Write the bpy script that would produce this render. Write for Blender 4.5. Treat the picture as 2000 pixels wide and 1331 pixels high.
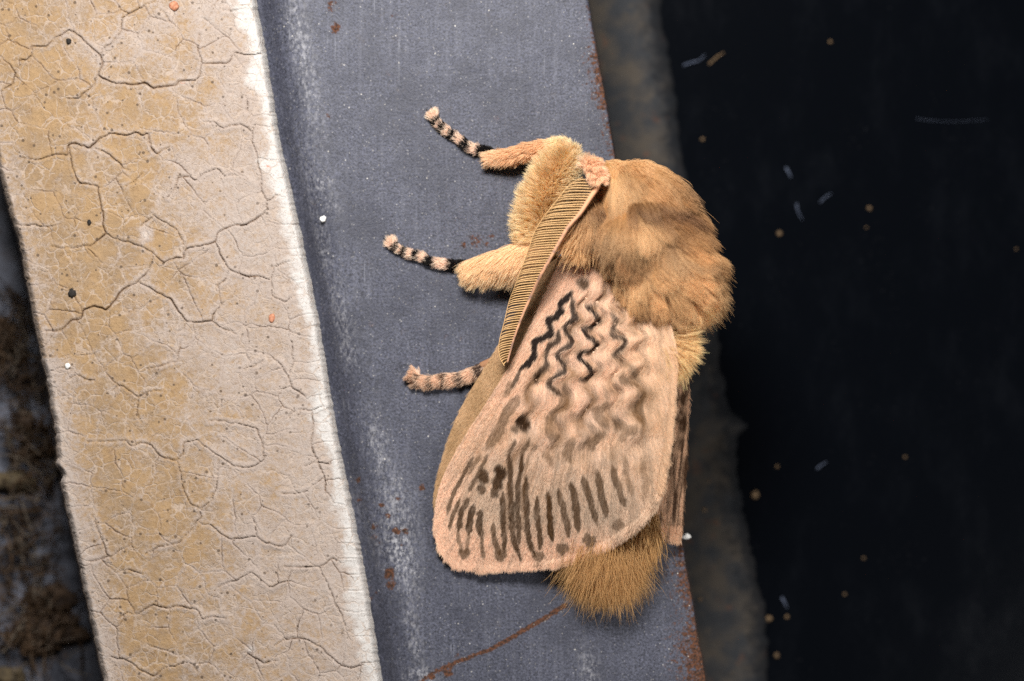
import bpy, math
import numpy as np
from mathutils import Vector, Matrix, noise as mnoise
from mathutils.geometry import delaunay_2d_cdt

# ------------------------------------------------------------------ frame, camera, light
S = 4.0e-5            # metres per photograph pixel at the bar's face (the frame is 80 mm wide)
LENS = 100.0
D = LENS / 36.0 * 2000.0          # camera height above the bar's face, in those pixels
scene = bpy.context.scene
for o in list(bpy.data.objects):
    bpy.data.objects.remove(o)
rng = np.random.default_rng(7)

cam_data = bpy.data.cameras.new("camera")
cam = bpy.data.objects.new("camera", cam_data)
scene.collection.objects.link(cam)
cam.location = (0, 0, D * S)
cam_data.lens = LENS
cam_data.sensor_width = 36.0
cam_data.clip_start = 0.005
cam_data.clip_end = 5.0
cam_data.dof.use_dof = True
cam_data.dof.focus_distance = (D - 85) * S
cam_data.dof.aperture_fstop = 15.0
scene.camera = cam

world = bpy.data.worlds.new("World")
scene.world = world
world.use_nodes = True
world.node_tree.nodes["Background"].inputs[0].default_value = (0.6, 0.6, 0.64, 1)
world.node_tree.nodes["Background"].inputs[1].default_value = 0.06


def area_lamp(name, pos, target, size, power, color):
    l = bpy.data.lights.new(name, 'AREA')
    l.shape = 'RECTANGLE'
    l.size, l.size_y = size[0] * S, size[1] * S
    l.energy = power
    l.color = color
    o = bpy.data.objects.new(name, l)
    scene.collection.objects.link(o)
    a = Vector(((pos[0] - 1000) * S, (665.5 - pos[1]) * S, pos[2] * S))
    b = Vector(((target[0] - 1000) * S, (665.5 - target[1]) * S, target[2] * S))
    o.location = a
    o.rotation_euler = (b - a).to_track_quat('-Z', 'Y').to_euler()
    return o


# a macro flash with a diffuser above the lens, a weaker second head to the lower side
area_lamp("flash_diffuser", (650, -1250, 2700), (1000, 550, 0), (1150, 750), 0.37, (1.0, 0.965, 0.935))
area_lamp("side_flash", (3000, 2000, 2000), (1150, 750, 0), (1000, 1000), 0.08, (1.0, 0.97, 0.94))

scene.view_settings.view_transform = 'Standard'
scene.view_settings.look = 'None'
scene.view_settings.gamma = 1
scene.view_settings.exposure = 0.0
scene.view_settings.use_curve_mapping = False
scene.unit_settings.system = 'METRIC'
scene.unit_settings.length_unit = 'MILLIMETERS'
scene.cycles.max_bounces = 12
scene.cycles.diffuse_bounces = 7
scene.cycles.transparent_max_bounces = 12
scene.cycles.use_denoising = False
scene.cycles_curves.shape = 'RIBBONS'


# ------------------------------------------------------------------ helpers
def W(p):
    """photo x, y and height above the bar's face (all in photo pixels) -> metres."""
    p = np.asarray(p, float)
    k = (D - p[..., 2]) / D
    return np.stack([(p[..., 0] - 1000) * k, (665.5 - p[..., 1]) * k, p[..., 2]], -1) * S


def lin(r, g, b):
    c = np.array([r, g, b], float) / 255
    return np.where(c <= 0.04045, c / 12.92, ((c + 0.055) / 1.055) ** 2.4)


def link(o, parent=None):
    scene.collection.objects.link(o)
    if parent is not None:
        o.parent = parent
        if parent.type == 'EMPTY':       # the empty stands at its thing's base; parts keep their own places
            o.matrix_parent_inverse = Matrix.Translation(-Vector(parent.location))
    return o


def tag(o, label=None, category=None, group=None, kind=None):
    for k, v in (("label", label), ("category", category), ("group", group), ("kind", kind)):
        if v:
            o[k] = v
    return o


def empty(name, loc, parent=None):
    o = bpy.data.objects.new(name, None)
    o.empty_display_size = 0.002
    o.location = W(np.array(loc, float))
    return link(o, parent)


def mesh_obj(name, verts, faces, mat, parent=None, smooth=True, attrs=None):
    me = bpy.data.meshes.new(name)
    verts = np.asarray(verts, float)
    if isinstance(faces, np.ndarray):
        n, k = faces.shape
        me.vertices.add(len(verts))
        me.vertices.foreach_set("co", verts.astype(np.float32).ravel())
        me.loops.add(n * k)
        me.loops.foreach_set("vertex_index", faces.astype(np.int32).ravel())
        me.polygons.add(n)
        me.polygons.foreach_set("loop_start", np.arange(0, n * k, k, dtype=np.int32))
        me.update(calc_edges=True)
        me.validate()
    else:
        me.from_pydata([tuple(v) for v in verts], [], [tuple(f) for f in faces])
        me.update()
    if smooth:
        me.polygons.foreach_set("use_smooth", np.ones(len(me.polygons), bool))
    for k, a in (attrs or {}).items():
        a = np.asarray(a, np.float32)
        if a.ndim == 1:
            at = me.attributes.new(k, 'FLOAT', 'POINT')
            at.data.foreach_set("value", a)
        else:
            at = me.attributes.new(k, 'FLOAT_COLOR', 'POINT')
            at.data.foreach_set("color", np.concatenate([a, np.ones((len(a), 1), np.float32)], 1).ravel())
    if mat:
        me.materials.append(mat)
    return link(bpy.data.objects.new(name, me), parent)


def vnoise(x, y, seed=0):
    """cheap smooth value noise in numpy, -1..1"""
    x = np.asarray(x, float); y = np.asarray(y, float)
    xi = np.floor(x).astype(np.int64); yi = np.floor(y).astype(np.int64)
    fx = x - xi; fy = y - yi
    fx = fx * fx * (3 - 2 * fx); fy = fy * fy * (3 - 2 * fy)

    def h(a, b):
        n = (a * 374761393 + b * 668265263 + seed * 974634721) & 0x7fffffff
        n = ((n ^ (n >> 13)) * 1274126177) & 0x7fffffff
        n = n ^ (n >> 16)
        return (n & 0xffff) / 32767.5 - 1
    return (h(xi, yi) * (1 - fx) + h(xi + 1, yi) * fx) * (1 - fy) + (h(xi, yi + 1) * (1 - fx) + h(xi + 1, yi + 1) * fx) * fy


def fbm(x, y, seed=0, octs=4):
    a, s, t = 1.0, 0, 0
    for k in range(octs):
        s = s + a * vnoise(np.asarray(x) * 2 ** k, np.asarray(y) * 2 ** k, seed + k * 17)
        t += a
        a *= 0.55
    return s / t


def polyline_distance(P, line):
    """distance of points P (n,2) to a polyline and the arc parameter 0..1"""
    line = np.asarray(line, float)
    best = np.full(len(P), 1e9)
    par = np.zeros(len(P))
    seg = np.linalg.norm(np.diff(line, axis=0), axis=1)
    cum = np.concatenate([[0], np.cumsum(seg)])
    for i in range(len(line) - 1):
        a, b = line[i], line[i + 1]
        d = b - a
        t = np.clip(((P - a) @ d) / max(d @ d, 1e-9), 0, 1)
        q = a + t[:, None] * d
        dist = np.linalg.norm(P - q, axis=1)
        m = dist < best
        best[m] = dist[m]
        par[m] = ((cum[i] + t * seg[i]) / max(cum[-1], 1e-9))[m]
    return best, par


def inside(P, poly):
    poly = np.asarray(poly, float)
    x, y = P[:, 0], P[:, 1]
    r = np.zeros(len(P), bool)
    j = len(poly) - 1
    for i in range(len(poly)):
        xi, yi = poly[i]; xj, yj = poly[j]
        c = ((yi > y) != (yj > y)) & (x < (xj - xi) * (y - yi) / (yj - yi + 1e-12) + xi)
        r ^= c
        j = i
    return r


def smooth_line(pts, n, closed=False):
    """Catmull-Rom resample to n points"""
    pts = np.asarray(pts, float)
    m = len(pts)
    t = np.linspace(0, m if closed else m - 1, n, endpoint=not closed)
    i = np.floor(t).astype(int)
    if not closed:
        i = np.minimum(i, m - 2)
    f = (t - i)[:, None]

    def g(k):
        return pts[k % m] if closed else pts[np.clip(k, 0, m - 1)]
    p0, p1, p2, p3 = g(i - 1), g(i), g(i + 1), g(i + 2)
    return 0.5 * ((2 * p1) + (-p0 + p2) * f + (2 * p0 - 5 * p1 + 4 * p2 - p3) * f ** 2 + (-p0 + 3 * p1 - 3 * p2 + p3) * f ** 3)


def rbf(ctrl):
    """smooth height through control points (x, y, z): thin plate spline"""
    c = np.asarray(ctrl, float)
    P = c[:, :2] / 100

    def U(r2):
        return np.where(r2 > 1e-12, 0.5 * r2 * np.log(r2 + 1e-12), 0)
    n = len(c)
    K = U(((P[:, None] - P[None]) ** 2).sum(-1)) + np.eye(n) * 0.02
    A = np.zeros((n + 3, n + 3))
    A[:n, :n] = K
    A[:n, n] = 1; A[:n, n + 1:] = P
    A[n, :n] = 1; A[n + 1:, :n] = P.T
    w = np.linalg.solve(A, np.concatenate([c[:, 2], [0, 0, 0]]))

    def f(x, y):
        q = np.stack([np.asarray(x, float), np.asarray(y, float)], -1) / 100
        out = np.full(q.shape[:-1], w[n]) + q @ w[n + 1:]
        for k in range(n):
            out = out + w[k] * U(((q - P[k]) ** 2).sum(-1))
        return out
    return f


def tube(name, pts, radii, mat, parent, sides=10, attrs_fn=None):
    """one continuous tapered tube through pts (photo px + height), rounded ends"""
    pts = np.asarray(pts, float); radii = np.asarray(radii, float)
    T = np.gradient(pts, axis=0)
    T /= np.linalg.norm(T, axis=1)[:, None]
    up = np.array([0, 0, 1.0])
    V = []
    for p, t, r in zip(pts, T, radii):
        a = np.cross(t, up)
        if np.linalg.norm(a) < 1e-3:
            a = np.array([1.0, 0, 0])
        a /= np.linalg.norm(a)
        b = np.cross(a, t)
        for k in range(sides):
            w = 2 * math.pi * k / sides
            V.append(p + r * (math.cos(w) * a + math.sin(w) * b))
    F = []
    n = len(pts)
    for i in range(n - 1):
        for k in range(sides):
            k2 = (k + 1) % sides
            F.append((i * sides + k, i * sides + k2, (i + 1) * sides + k2, (i + 1) * sides + k))
    V.append(pts[0] - T[0] * radii[0] * 0.6); V.append(pts[-1] + T[-1] * radii[-1] * 0.6)
    for k in range(sides):
        k2 = (k + 1) % sides
        F.append((n * sides, k2, k)); F.append((n * sides + 1, (n - 1) * sides + k, (n - 1) * sides + k2))
    V = np.array(V)
    at = attrs_fn(V) if attrs_fn else None
    return mesh_obj(name, W(V), F, mat, parent, True, at)


def hair(name, paths, radius, col_root, col_tip, mat, parent):
    """paths (n, k, 3) in photo px + height; real strands, one joined part"""
    n, k, _ = paths.shape
    cu = bpy.data.hair_curves.new(name)
    cu.add_curves([k] * n)
    cu.attributes["position"].data.foreach_set("vector", W(paths).astype(np.float32).ravel())
    radius = np.broadcast_to(np.asarray(radius, float).reshape(-1, 1), (n, 1))
    t = np.linspace(0, 1, k)[None]
    prof = 0.65 + 0.75 * t * (1 - t) * 2 - 0.5 * t ** 3
    r = (radius * prof * S).astype(np.float32)
    ra = cu.attributes.get("radius") or cu.attributes.new("radius", 'FLOAT', 'POINT')
    ra.data.foreach_set("value", r.ravel())
    c = np.ones((n, k, 4), np.float32)
    if col_root.ndim == 3:
        c[..., :3] = col_root
    else:
        c[..., :3] = col_root[:, None] * (1 - t[..., None]) + col_tip[:, None] * t[..., None]
    c[..., :3] = np.clip(c[..., :3], 0, .93)
    ca = cu.attributes.new("Col", 'FLOAT_COLOR', 'POINT')
    ca.data.foreach_set("color", c.ravel())
    cu.materials.append(mat)
    o = link(bpy.data.objects.new(name, cu), parent)
    o["kind"] = "stuff"
    return o


# ------------------------------------------------------------------ materials
class NT:
    def __init__(self, name):
        self.m = bpy.data.materials.new(name)
        self.m.use_nodes = True
        self.t = self.m.node_tree
        self.t.nodes.clear()
        self.out = self.t.nodes.new("ShaderNodeOutputMaterial")
        self._px = None

    def n(self, typ, **kw):
        nd = self.t.nodes.new("ShaderNode" + typ)
        for k, v in kw.items():
            setattr(nd, k, v)
        return nd

    def set(self, sock, v):
        if isinstance(v, bpy.types.NodeSocket):
            self.t.links.new(v, sock)
        elif v is not None:
            if sock.type == 'RGBA' and not np.isscalar(v) and len(v) == 3:
                v = (*[float(x) for x in v], 1)
            elif sock.type == 'VECTOR' and not np.isscalar(v):
                v = tuple(float(x) for x in v)
            sock.default_value = v

    @property
    def px(self):
        """position in photo-pixel units"""
        if self._px is None:
            g = self.n("NewGeometry")
            v = self.n("VectorMath", operation='SCALE')
            self.set(v.inputs[0], g.outputs["Position"])
            v.inputs["Scale"].default_value = 1 / S
            self._px = v.outputs[0]
        return self._px

    def stretch(self, sx, sy, sz=1):
        v = self.n("VectorMath", operation='MULTIPLY')
        self.set(v.inputs[0], self.px)
        v.inputs[1].default_value = (sx, sy, sz)
        return v.outputs[0]

    def noise(self, size, detail=3, rough=0.55, vec=None, dist=0):
        nd = self.n("TexNoise")
        self.set(nd.inputs["Vector"], vec if vec is not None else self.px)
        nd.inputs["Scale"].default_value = 1.0 / size
        nd.inputs["Detail"].default_value = detail
        nd.inputs["Roughness"].default_value = rough
        nd.inputs["Distortion"].default_value = dist
        return nd.outputs["Fac"]

    def voronoi(self, size, feature='F1', out="Distance", vec=None, rand=1):
        nd = self.n("TexVoronoi", feature=feature)
        self.set(nd.inputs["Vector"], vec if vec is not None else self.px)
        nd.inputs["Scale"].default_value = 1.0 / size
        nd.inputs["Randomness"].default_value = rand
        return nd.outputs[out]

    def ramp(self, fac, lo, hi, a=0.0, b=1.0):
        nd = self.n("MapRange", interpolation_type='SMOOTHSTEP')
        self.set(nd.inputs["Value"], fac)
        for k, v in (("From Min", lo), ("From Max", hi), ("To Min", a), ("To Max", b)):
            nd.inputs[k].default_value = v
        return nd.outputs[0]

    def math(self, op, a, b=None, clamp=False):
        nd = self.n("Math", operation=op, use_clamp=clamp)
        self.set(nd.inputs[0], a)
        if b is not None:
            self.set(nd.inputs[1], b)
        return nd.outputs[0]

    def mix(self, fac, a, b):
        nd = self.n("Mix", data_type='RGBA')
        self.set(nd.inputs["Factor"], fac)
        self.set(nd.inputs[6], a); self.set(nd.inputs[7], b)
        return nd.outputs[2]

    def attr(self, name, out="Fac"):
        nd = self.n("Attribute", attribute_name=name)
        return nd.outputs[out]

    def bump(self, height, strength, dist):
        nd = self.n("Bump")
        self.set(nd.inputs["Height"], height)
        nd.inputs["Strength"].default_value = strength
        nd.inputs["Distance"].default_value = dist * S
        return nd.outputs[0]

    def principled(self, color, rough=0.6, metallic=0.0, normal=None, spec=0.5, **kw):
        nd = self.n("BsdfPrincipled")
        self.set(nd.inputs["Base Color"], color)
        self.set(nd.inputs["Roughness"], rough)
        self.set(nd.inputs["Metallic"], metallic)
        self.set(nd.inputs["Specular IOR Level"], spec)
        if normal is not None:
            self.set(nd.inputs["Normal"], normal)
        for k, v in kw.items():
            self.set(nd.inputs[k], v)
        self.t.links.new(nd.outputs[0], self.out.inputs[0])
        return nd


def mat_fur(name, gloss=0.035, transl=0.42):
    m = NT(name)
    col = m.attr("Col", "Color")
    d = m.n("BsdfDiffuse"); m.set(d.inputs[0], col)
    tr = m.n("BsdfTranslucent"); m.set(tr.inputs[0], col)
    g = m.n("BsdfGlossy"); g.inputs["Roughness"].default_value = 0.45
    m.set(g.inputs[0], m.mix(0.5, col, (1, 0.95, 0.88)))
    a = m.n("MixShader"); a.inputs[0].default_value = transl
    m.t.links.new(d.outputs[0], a.inputs[1]); m.t.links.new(tr.outputs[0], a.inputs[2])
    b = m.n("MixShader"); b.inputs[0].default_value = gloss
    m.t.links.new(a.outputs[0], b.inputs[1]); m.t.links.new(g.outputs[0], b.inputs[2])
    m.t.links.new(b.outputs[0], m.out.inputs[0])
    return m.m


FUR = mat_fur("moth_fur")
SCALE_FUR = mat_fur("wing_scale_hair", gloss=0.025, transl=0.38)


def mat_skin():
    m = NT("moth_cuticle")
    m.principled(m.attr("Col", "Color"), 0.8, spec=0.2)
    return m.m


SKIN = mat_skin()


def mat_metal():
    m = NT("grey_coated_steel")
    fine = m.noise(4.2, 3, 0.75)
    mid = m.noise(11, 3, 0.7)
    big = m.noise(130, 5, 0.65)
    streak = m.noise(10, 3, 0.6, vec=m.stretch(1.0, 0.06))
    base = m.mix(m.ramp(fine, 0.3, 0.72), lin(24, 26, 35), lin(88, 91, 107))
    base = m.mix(m.ramp(mid, 0.42, 0.75, 0, 0.4), base, lin(38, 41, 52))
    base = m.mix(m.ramp(streak, 0.45, 0.75, 0, 0.3), base, lin(98, 100, 111))
    scr = m.noise(5, 2, 0.5, vec=m.stretch(1.0, 0.012))
    base = m.mix(m.math('MULTIPLY', m.ramp(scr, 0.66, 0.74, 0, .55), m.ramp(m.noise(90, 2), .45, .6)), base, lin(128, 130, 138))
    stain = m.math('MULTIPLY', m.ramp(m.noise(34, 5, .75), .58, .7), m.ramp(m.noise(170, 2), .48, .6))
    base = m.mix(m.math('MULTIPLY', stain, .5), base, lin(62, 52, 44))
    base = m.mix(m.ramp(big, 0.4, 0.66, 0, 0.6), base, lin(42, 44, 55))
    # chalky scraped residue
    chalk = m.math('MULTIPLY', m.attr("chalk"), m.ramp(m.noise(6, 5, 0.8, vec=m.stretch(1, 0.5)), 0.44, 0.66))
    base = m.mix(chalk, base, lin(168, 168, 172))
    # rust
    rn = m.noise(9, 4, 0.7)
    rf = m.ramp(m.math('ADD', m.attr("rust"), m.math('MULTIPLY', rn, 1.1)), 0.92, 1.12)
    rc = m.mix(m.ramp(m.noise(5, 3, 0.7), 0.35, 0.65), lin(36, 25, 20), lin(94, 58, 37))
    base = m.mix(rf, base, rc)
    # scattered little rust freckles
    fr = m.math('MULTIPLY', m.ramp(m.voronoi(70), 0.0, 0.14, 1, 0), m.ramp(m.noise(60, 1), 0.52, 0.62))
    base = m.mix(m.math('MULTIPLY', fr, m.ramp(m.noise(6, 3, 0.7), 0.4, 0.6)), base, lin(118, 76, 48))
    # bright grains in the coating
    for cellsize, lo, hi, r0, r1, amt in ((6.0, .5, 1.0, .05, .26, .38), (15.0, .55, 1.0, .03, .12, .85)):
        sp = m.n("TexVoronoi", feature='F1')
        m.set(sp.inputs["Vector"], m.px); sp.inputs["Scale"].default_value = 1 / cellsize
        wn = m.n("TexWhiteNoise"); m.set(wn.inputs["Vector"], sp.outputs["Position"])
        pick = m.ramp(wn.outputs["Value"], lo, hi)
        spark = m.math('MULTIPLY', m.ramp(sp.outputs["Distance"], r0, r1, 1, 0), pick)
        base = m.mix(m.math('MULTIPLY', spark, amt), base, lin(222, 218, 208))
    h = m.math('ADD', fine, m.math('MULTIPLY', mid, 0.8))
    rough = m.math('ADD', m.ramp(rf, 0, 1, 0.5, 0.9), m.math('MULTIPLY', fine, 0.1))
    m.principled(base, rough, 0.0, m.bump(h, 0.6, 1.6), spec=0.45)
    return m.m


def mat_strip():
    m = NT("cracked_dried_sealant")
    white = m.attr("white")
    rim = m.attr("rim")
    crack = m.attr("crack")
    blot = m.noise(60, 4, 0.65)
    fine = m.noise(9, 5, 0.8)
    base = m.mix(m.ramp(blot, 0.35, 0.68), lin(153, 126, 92), lin(137, 115, 89))
    base = m.mix(m.ramp(m.noise(22, 3, 0.7), 0.5, 0.75, 0, 0.5), base, lin(120, 92, 62))
    # chalky bloom: breaks up the tan, strongest to the white side
    bl = m.math('ADD', m.math('MULTIPLY', white, 1.15), m.math('MULTIPLY', rim, 0.26))
    bl = m.math('ADD', bl, m.math('MULTIPLY', m.math('SUBTRACT', fine, 0.5), 1.9))
    bl = m.math('ADD', bl, m.math('MULTIPLY', m.math('SUBTRACT', blot, 0.5), 0.7))
    base = m.mix(m.ramp(bl, 0.14, 0.9, 0, 0.92), base, lin(161, 148, 139))
    base = m.mix(m.ramp(m.math('ADD', white, m.math('MULTIPLY', m.math('SUBTRACT', fine, .5), .5)), 0.6, 1.15), base, lin(190, 187, 183))
    # hairline net inside the plates
    wv = m.n("VectorMath", operation='ADD')
    dn = m.n("TexNoise"); m.set(dn.inputs["Vector"], m.px); dn.inputs["Scale"].default_value = 1 / 18.0
    sc = m.n("VectorMath", operation='SCALE'); m.set(sc.inputs[0], dn.outputs["Color"]); sc.inputs["Scale"].default_value = 16
    m.set(wv.inputs[0], m.px); m.set(wv.inputs[1], sc.outputs[0])
    net = m.voronoi(30, 'DISTANCE_TO_EDGE', vec=wv.outputs[0])
    nm = m.math('MULTIPLY', m.ramp(net, 0.015, 0.06, 1, 0), m.ramp(m.noise(45, 2), 0.38, 0.55))
    net2 = m.voronoi(13, 'DISTANCE_TO_EDGE', vec=wv.outputs[0])
    nm = m.math('MAXIMUM', nm, m.math('MULTIPLY', m.ramp(net2, 0.02, 0.1, 1, 0), m.ramp(m.noise(30, 2), 0.48, 0.62, 0, .7)))
    base = m.mix(m.math('MULTIPLY', nm, 0.6), base, lin(174, 158, 144))
    # soot specks and a few orange ones
    sp = m.n("TexVoronoi", feature='F1')
    m.set(sp.inputs["Vector"], m.px); sp.inputs["Scale"].default_value = 1 / 13.0
    wn = m.n("TexWhiteNoise"); m.set(wn.inputs["Vector"], sp.outputs["Position"])
    size = m.ramp(wn.outputs["Value"], 0.45, 1.0, 0.0, 0.24)
    s1 = m.math('LESS_THAN', sp.outputs["Distance"], size)
    base = m.mix(m.math('MULTIPLY', s1, m.ramp(white, 0.5, 1.0, 0.75, 0.1)), base, lin(70, 56, 44))
    fine2 = m.noise(4.0, 3, 0.85)
    base = m.mix(m.ramp(fine2, 0.56, 0.68, 0, 0.6), base, lin(100, 76, 55))
    orange = m.math('MULTIPLY', m.ramp(m.voronoi(150), 0.02, 0.06, 1, 0), m.ramp(m.noise(8, 2), 0.45, 0.6))
    base = m.mix(orange, base, lin(196, 104, 62))
    # dirt lodged in the open cracks
    base = m.mix(m.ramp(crack, 0.25, 0.8, 0, 0.9), base, lin(98, 72, 48))
    h = m.math('ADD', m.math('MULTIPLY', fine, 1.0), m.math('MULTIPLY', m.noise(2.5, 2, 0.7), 0.5))
    h = m.math('SUBTRACT', h, m.math('MULTIPLY', nm, 0.35))
    m.principled(base, 0.72, 0, m.bump(h, 0.85, 2.4), spec=0.3)
    return m.m


def mat_glass_dark():
    m = NT("dark_dusty_glass")
    film = m.ramp(m.noise(90, 5, 0.65, vec=m.stretch(1, 0.5)), 0.45, 0.8, 0, 0.4)
    base = m.mix(film, (0.0016, 0.0021, 0.0032), (0.0048, 0.0058, 0.0080))
    dust = m.math('MULTIPLY', m.ramp(m.noise(9, 3, 0.8), 0.58, 0.78), m.ramp(m.noise(120, 3), 0.45, 0.7))
    base = m.mix(m.math('MULTIPLY', dust, 0.3), base, (0.03, 0.03, 0.034))
    m.principled(base, m.ramp(film, 0, 0.4, 0.16, 0.22), 0, None, spec=0.06)
    return m.m


def mat_glass_dusty():
    m = NT("grimy_glass")
    a = m.noise(110, 4, 0.6, dist=0.6)
    b = m.noise(40, 5, 0.7, dist=1.0)
    base = m.mix(m.ramp(a, 0.35, 0.65), lin(46, 48, 55), lin(104, 108, 120))
    base = m.mix(m.ramp(b, 0.48, 0.7, 0, 0.85), base, lin(64, 50, 38))
    m.principled(base, 0.35, 0, None, spec=0.4)
    return m.m


def mat_simple(name, c1, c2, size, rough=0.8, bump=0.4, bd=2.0, spec=0.3):
    m = NT(name)
    n = m.noise(size, 4, 0.65)
    m.principled(m.mix(m.ramp(n, 0.35, 0.65), c1, c2), rough, 0, m.bump(n, bump, bd), spec=spec)
    return m.m


METAL = mat_metal()
STRIP = mat_strip()
GLASS_DARK = mat_glass_dark()
GLASS_DUSTY = mat_glass_dusty()

# ------------------------------------------------------------------ the glazing bar
Y0, Y1 = -420.0, 1750.0
BAR_RIGHT = lambda y: 1148 + 0.173 * y
STRIP_R = np.array([(420, -420), (500, 0), (520, 100), (546, 270), (581, 420), (622, 620), (660, 850), (691, 1000), (716, 1130), (747, 1331), (830, 1750)], float)
STRIP_L = np.array([(-150, -420), (-62, 0), (-28, 200), (5, 360), (40, 480), (62, 600), (90, 730), (112, 870), (122, 950), (150, 1080), (176, 1200), (203, 1331), (290, 1750)], float)
strip_r = lambda y: np.interp(y, STRIP_R[:, 1], STRIP_R[:, 0])
strip_l = lambda y: np.interp(y, STRIP_L[:, 1], STRIP_L[:, 0])
PANE_Z = -340.0

RUST = [(655, 55, 16, .55), (648, 12, 22, .35), (770, 30, 14, .25), (643, 225, 9, .45), (690, 200, 5, .3),
        (700, 938, 8, .6), (703, 975, 9, .45), (746, 988, 7, .7), (757, 1007, 7, .6), (777, 974, 7, .4), (824, 953, 11, .55),
        (730, 1030, 10, .5), (731, 1048, 9, .45), (742, 1060, 7, .4), (774, 1038, 9, .8), (791, 1038, 8, .7), (785, 1064, 4, .6), (794, 1063, 4, .6),
        (761, 1120, 13, .75), (764, 1142, 12, .6), (735, 1158, 5, .5), (726, 1168, 5, .5), (843, 1322, 9, .75), (875, 1310, 18, .55), (895, 1280, 10, .4),
        (930, 470, 24, .38), (905, 478, 10, .4), (960, 460, 12, .3), (950, 478, 10, .4), (1050, 1150, 14, .2), (890, 1010, 10, .3), (880, 1125, 8, .3),
        (820, 690, 6, .3), (900, 662, 6, .4), (850, 705, 5, .3), (790, 790, 6, .35), (620, 285, 8, .2)]
CHALK = [(590, 90, 16, 130, .55), (605, 330, 14, 90, .35), (625, 358, 14, 12, .8), (648, 400, 12, 20, .4), (632, 480, 10, 60, .45), (668, 620, 12, 70, .45), (680, 690, 12, 25, .6),
         (740, 880, 14, 50, .6), (775, 1000, 26, 60, .6), (782, 1075, 20, 55, 1.0), (792, 1130, 8, 40, .6), (805, 1230, 10, 50, .6), (812, 1262, 9, 16, .7),
         (825, 1322, 20, 14, .9), (735, 1060, 10, 30, .4), (1150, 1310, 14, 30, .5), (700, 1000, 14, 60, .2)]


def build_bar():
    ny = int((Y1 - Y0) / 4) + 1
    ys = np.linspace(Y0, Y1, ny)
    # offsets from the strip's foot to the right arris: the channel, the rolled edge, the flat face
    fr = np.concatenate([np.linspace(-90, 100, 50), np.linspace(104, 600, 124)])
    L = strip_r(ys); R = BAR_RIGHT(ys)
    wid = R - L
    X = np.zeros((ny, len(fr) + 8)); Z = np.zeros_like(X)
    for j, o in enumerate(fr):
        t = o if o <= 100 else None
        X[:, j] = L + o if o <= 100 else L + 100 + (o - 100) / 500 * (wid - 100 - 3)
    Xo = X[:, :len(fr)] - L[:, None]
    prof = np.interp(Xo, [-90, 0, 6, 16, 30, 48, 62, 80, 105, 140, 700], [-40, -40, -38, -28, -12, -2, 1.5, 2.2, 0.8, 0, 0])
    Z[:, :len(fr)] = prof + 0.8 * vnoise(X[:, :len(fr)] / 60, ys[:, None] / 90, 3) + 0.35 * vnoise(X[:, :len(fr)] / 14, ys[:, None] / 18, 4)
    # worn right arris then the side down to the pane
    wob = 1.2 * vnoise(ys / 35, ys * 0, 5) + 1.0 * vnoise(ys / 9, ys * 0, 6)
    for k, (dx, z) in enumerate([(-1.2, -0.4), (0, -2.2), (0.8, -5), (1.0, -10), (1.2, -60), (1.2, -150), (1.2, -250), (1.2, PANE_Z + 1)]):
        X[:, len(fr) + k] = R + dx + wob * 0.8
        Z[:, len(fr) + k] = z
    nx = X.shape[1]
    Yg = np.repeat(ys[:, None], nx, 1)
    P = np.stack([X, Yg, Z], -1).reshape(-1, 3)
    Q = P[:, :2]
    rust = np.zeros(len(P)); chalk = np.zeros(len(P))
    for x, y, r, a in RUST:
        d2 = ((Q - (x, y)) ** 2).sum(1)
        rust = np.maximum(rust, (a * 0.75 + 0.22) * np.exp(-d2 / (2 * (r * 0.75) ** 2)))
    for x, y, rx, ry, a in CHALK:
        dx = (Q[:, 0] - x - 0.17 * (Q[:, 1] - y)) / rx; dy = (Q[:, 1] - y) / ry
        chalk = np.maximum(chalk, a * np.exp(-0.5 * (dx * dx + dy * dy)))
    chalk = np.maximum(chalk, 0.06 * np.exp(-((Q[:, 0] - strip_r(Q[:, 1]) - 60) / 22) ** 2))
    e = BAR_RIGHT(Q[:, 1]) - Q[:, 0]
    # rust creeps in from the arris, heavier to the lower end
    amt = np.interp(Q[:, 1], [-400, 0, 250, 700, 1000, 1750], [.46, .46, .52, .46, .64, .7]) * (1 + 0.25 * vnoise(Q[:, 1] / 60, Q[:, 1] * 0, 9))
    reach = np.interp(Q[:, 1], [0, 700, 1050, 1331], [55, 50, 85, 100])
    rust = np.maximum(rust, amt * np.exp(-np.clip(e, 0, None) / reach))
    d, t = polyline_distance(Q, [(1105, 1182), (1060, 1210), (1000, 1245), (960, 1268), (900, 1290), (850, 1312), (800, 1345)])
    rust = np.maximum(rust, (0.85 - 0.2 * t) * np.exp(-(d / 6.0) ** 2))
    d, t = polyline_distance(Q, [(852, 180), (857, 250), (868, 310), (880, 370), (892, 410)])
    chalk = chalk + 0.0
    idx = np.arange(ny * nx).reshape(ny, nx)
    F = np.stack([idx[:-1, :-1], idx[1:, :-1], idx[1:, 1:], idx[:-1, 1:]], -1).reshape(-1, 4)
    root = empty("glazing_bar", (960, 665, 0))
    tag(root, "grey steel glazing bar with rusty right edge under the moth", "metal bar")
    mesh_obj("face", W(P), F, METAL, root, True, {"rust": rust, "chalk": chalk})
    return root


bar = build_bar()

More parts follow.
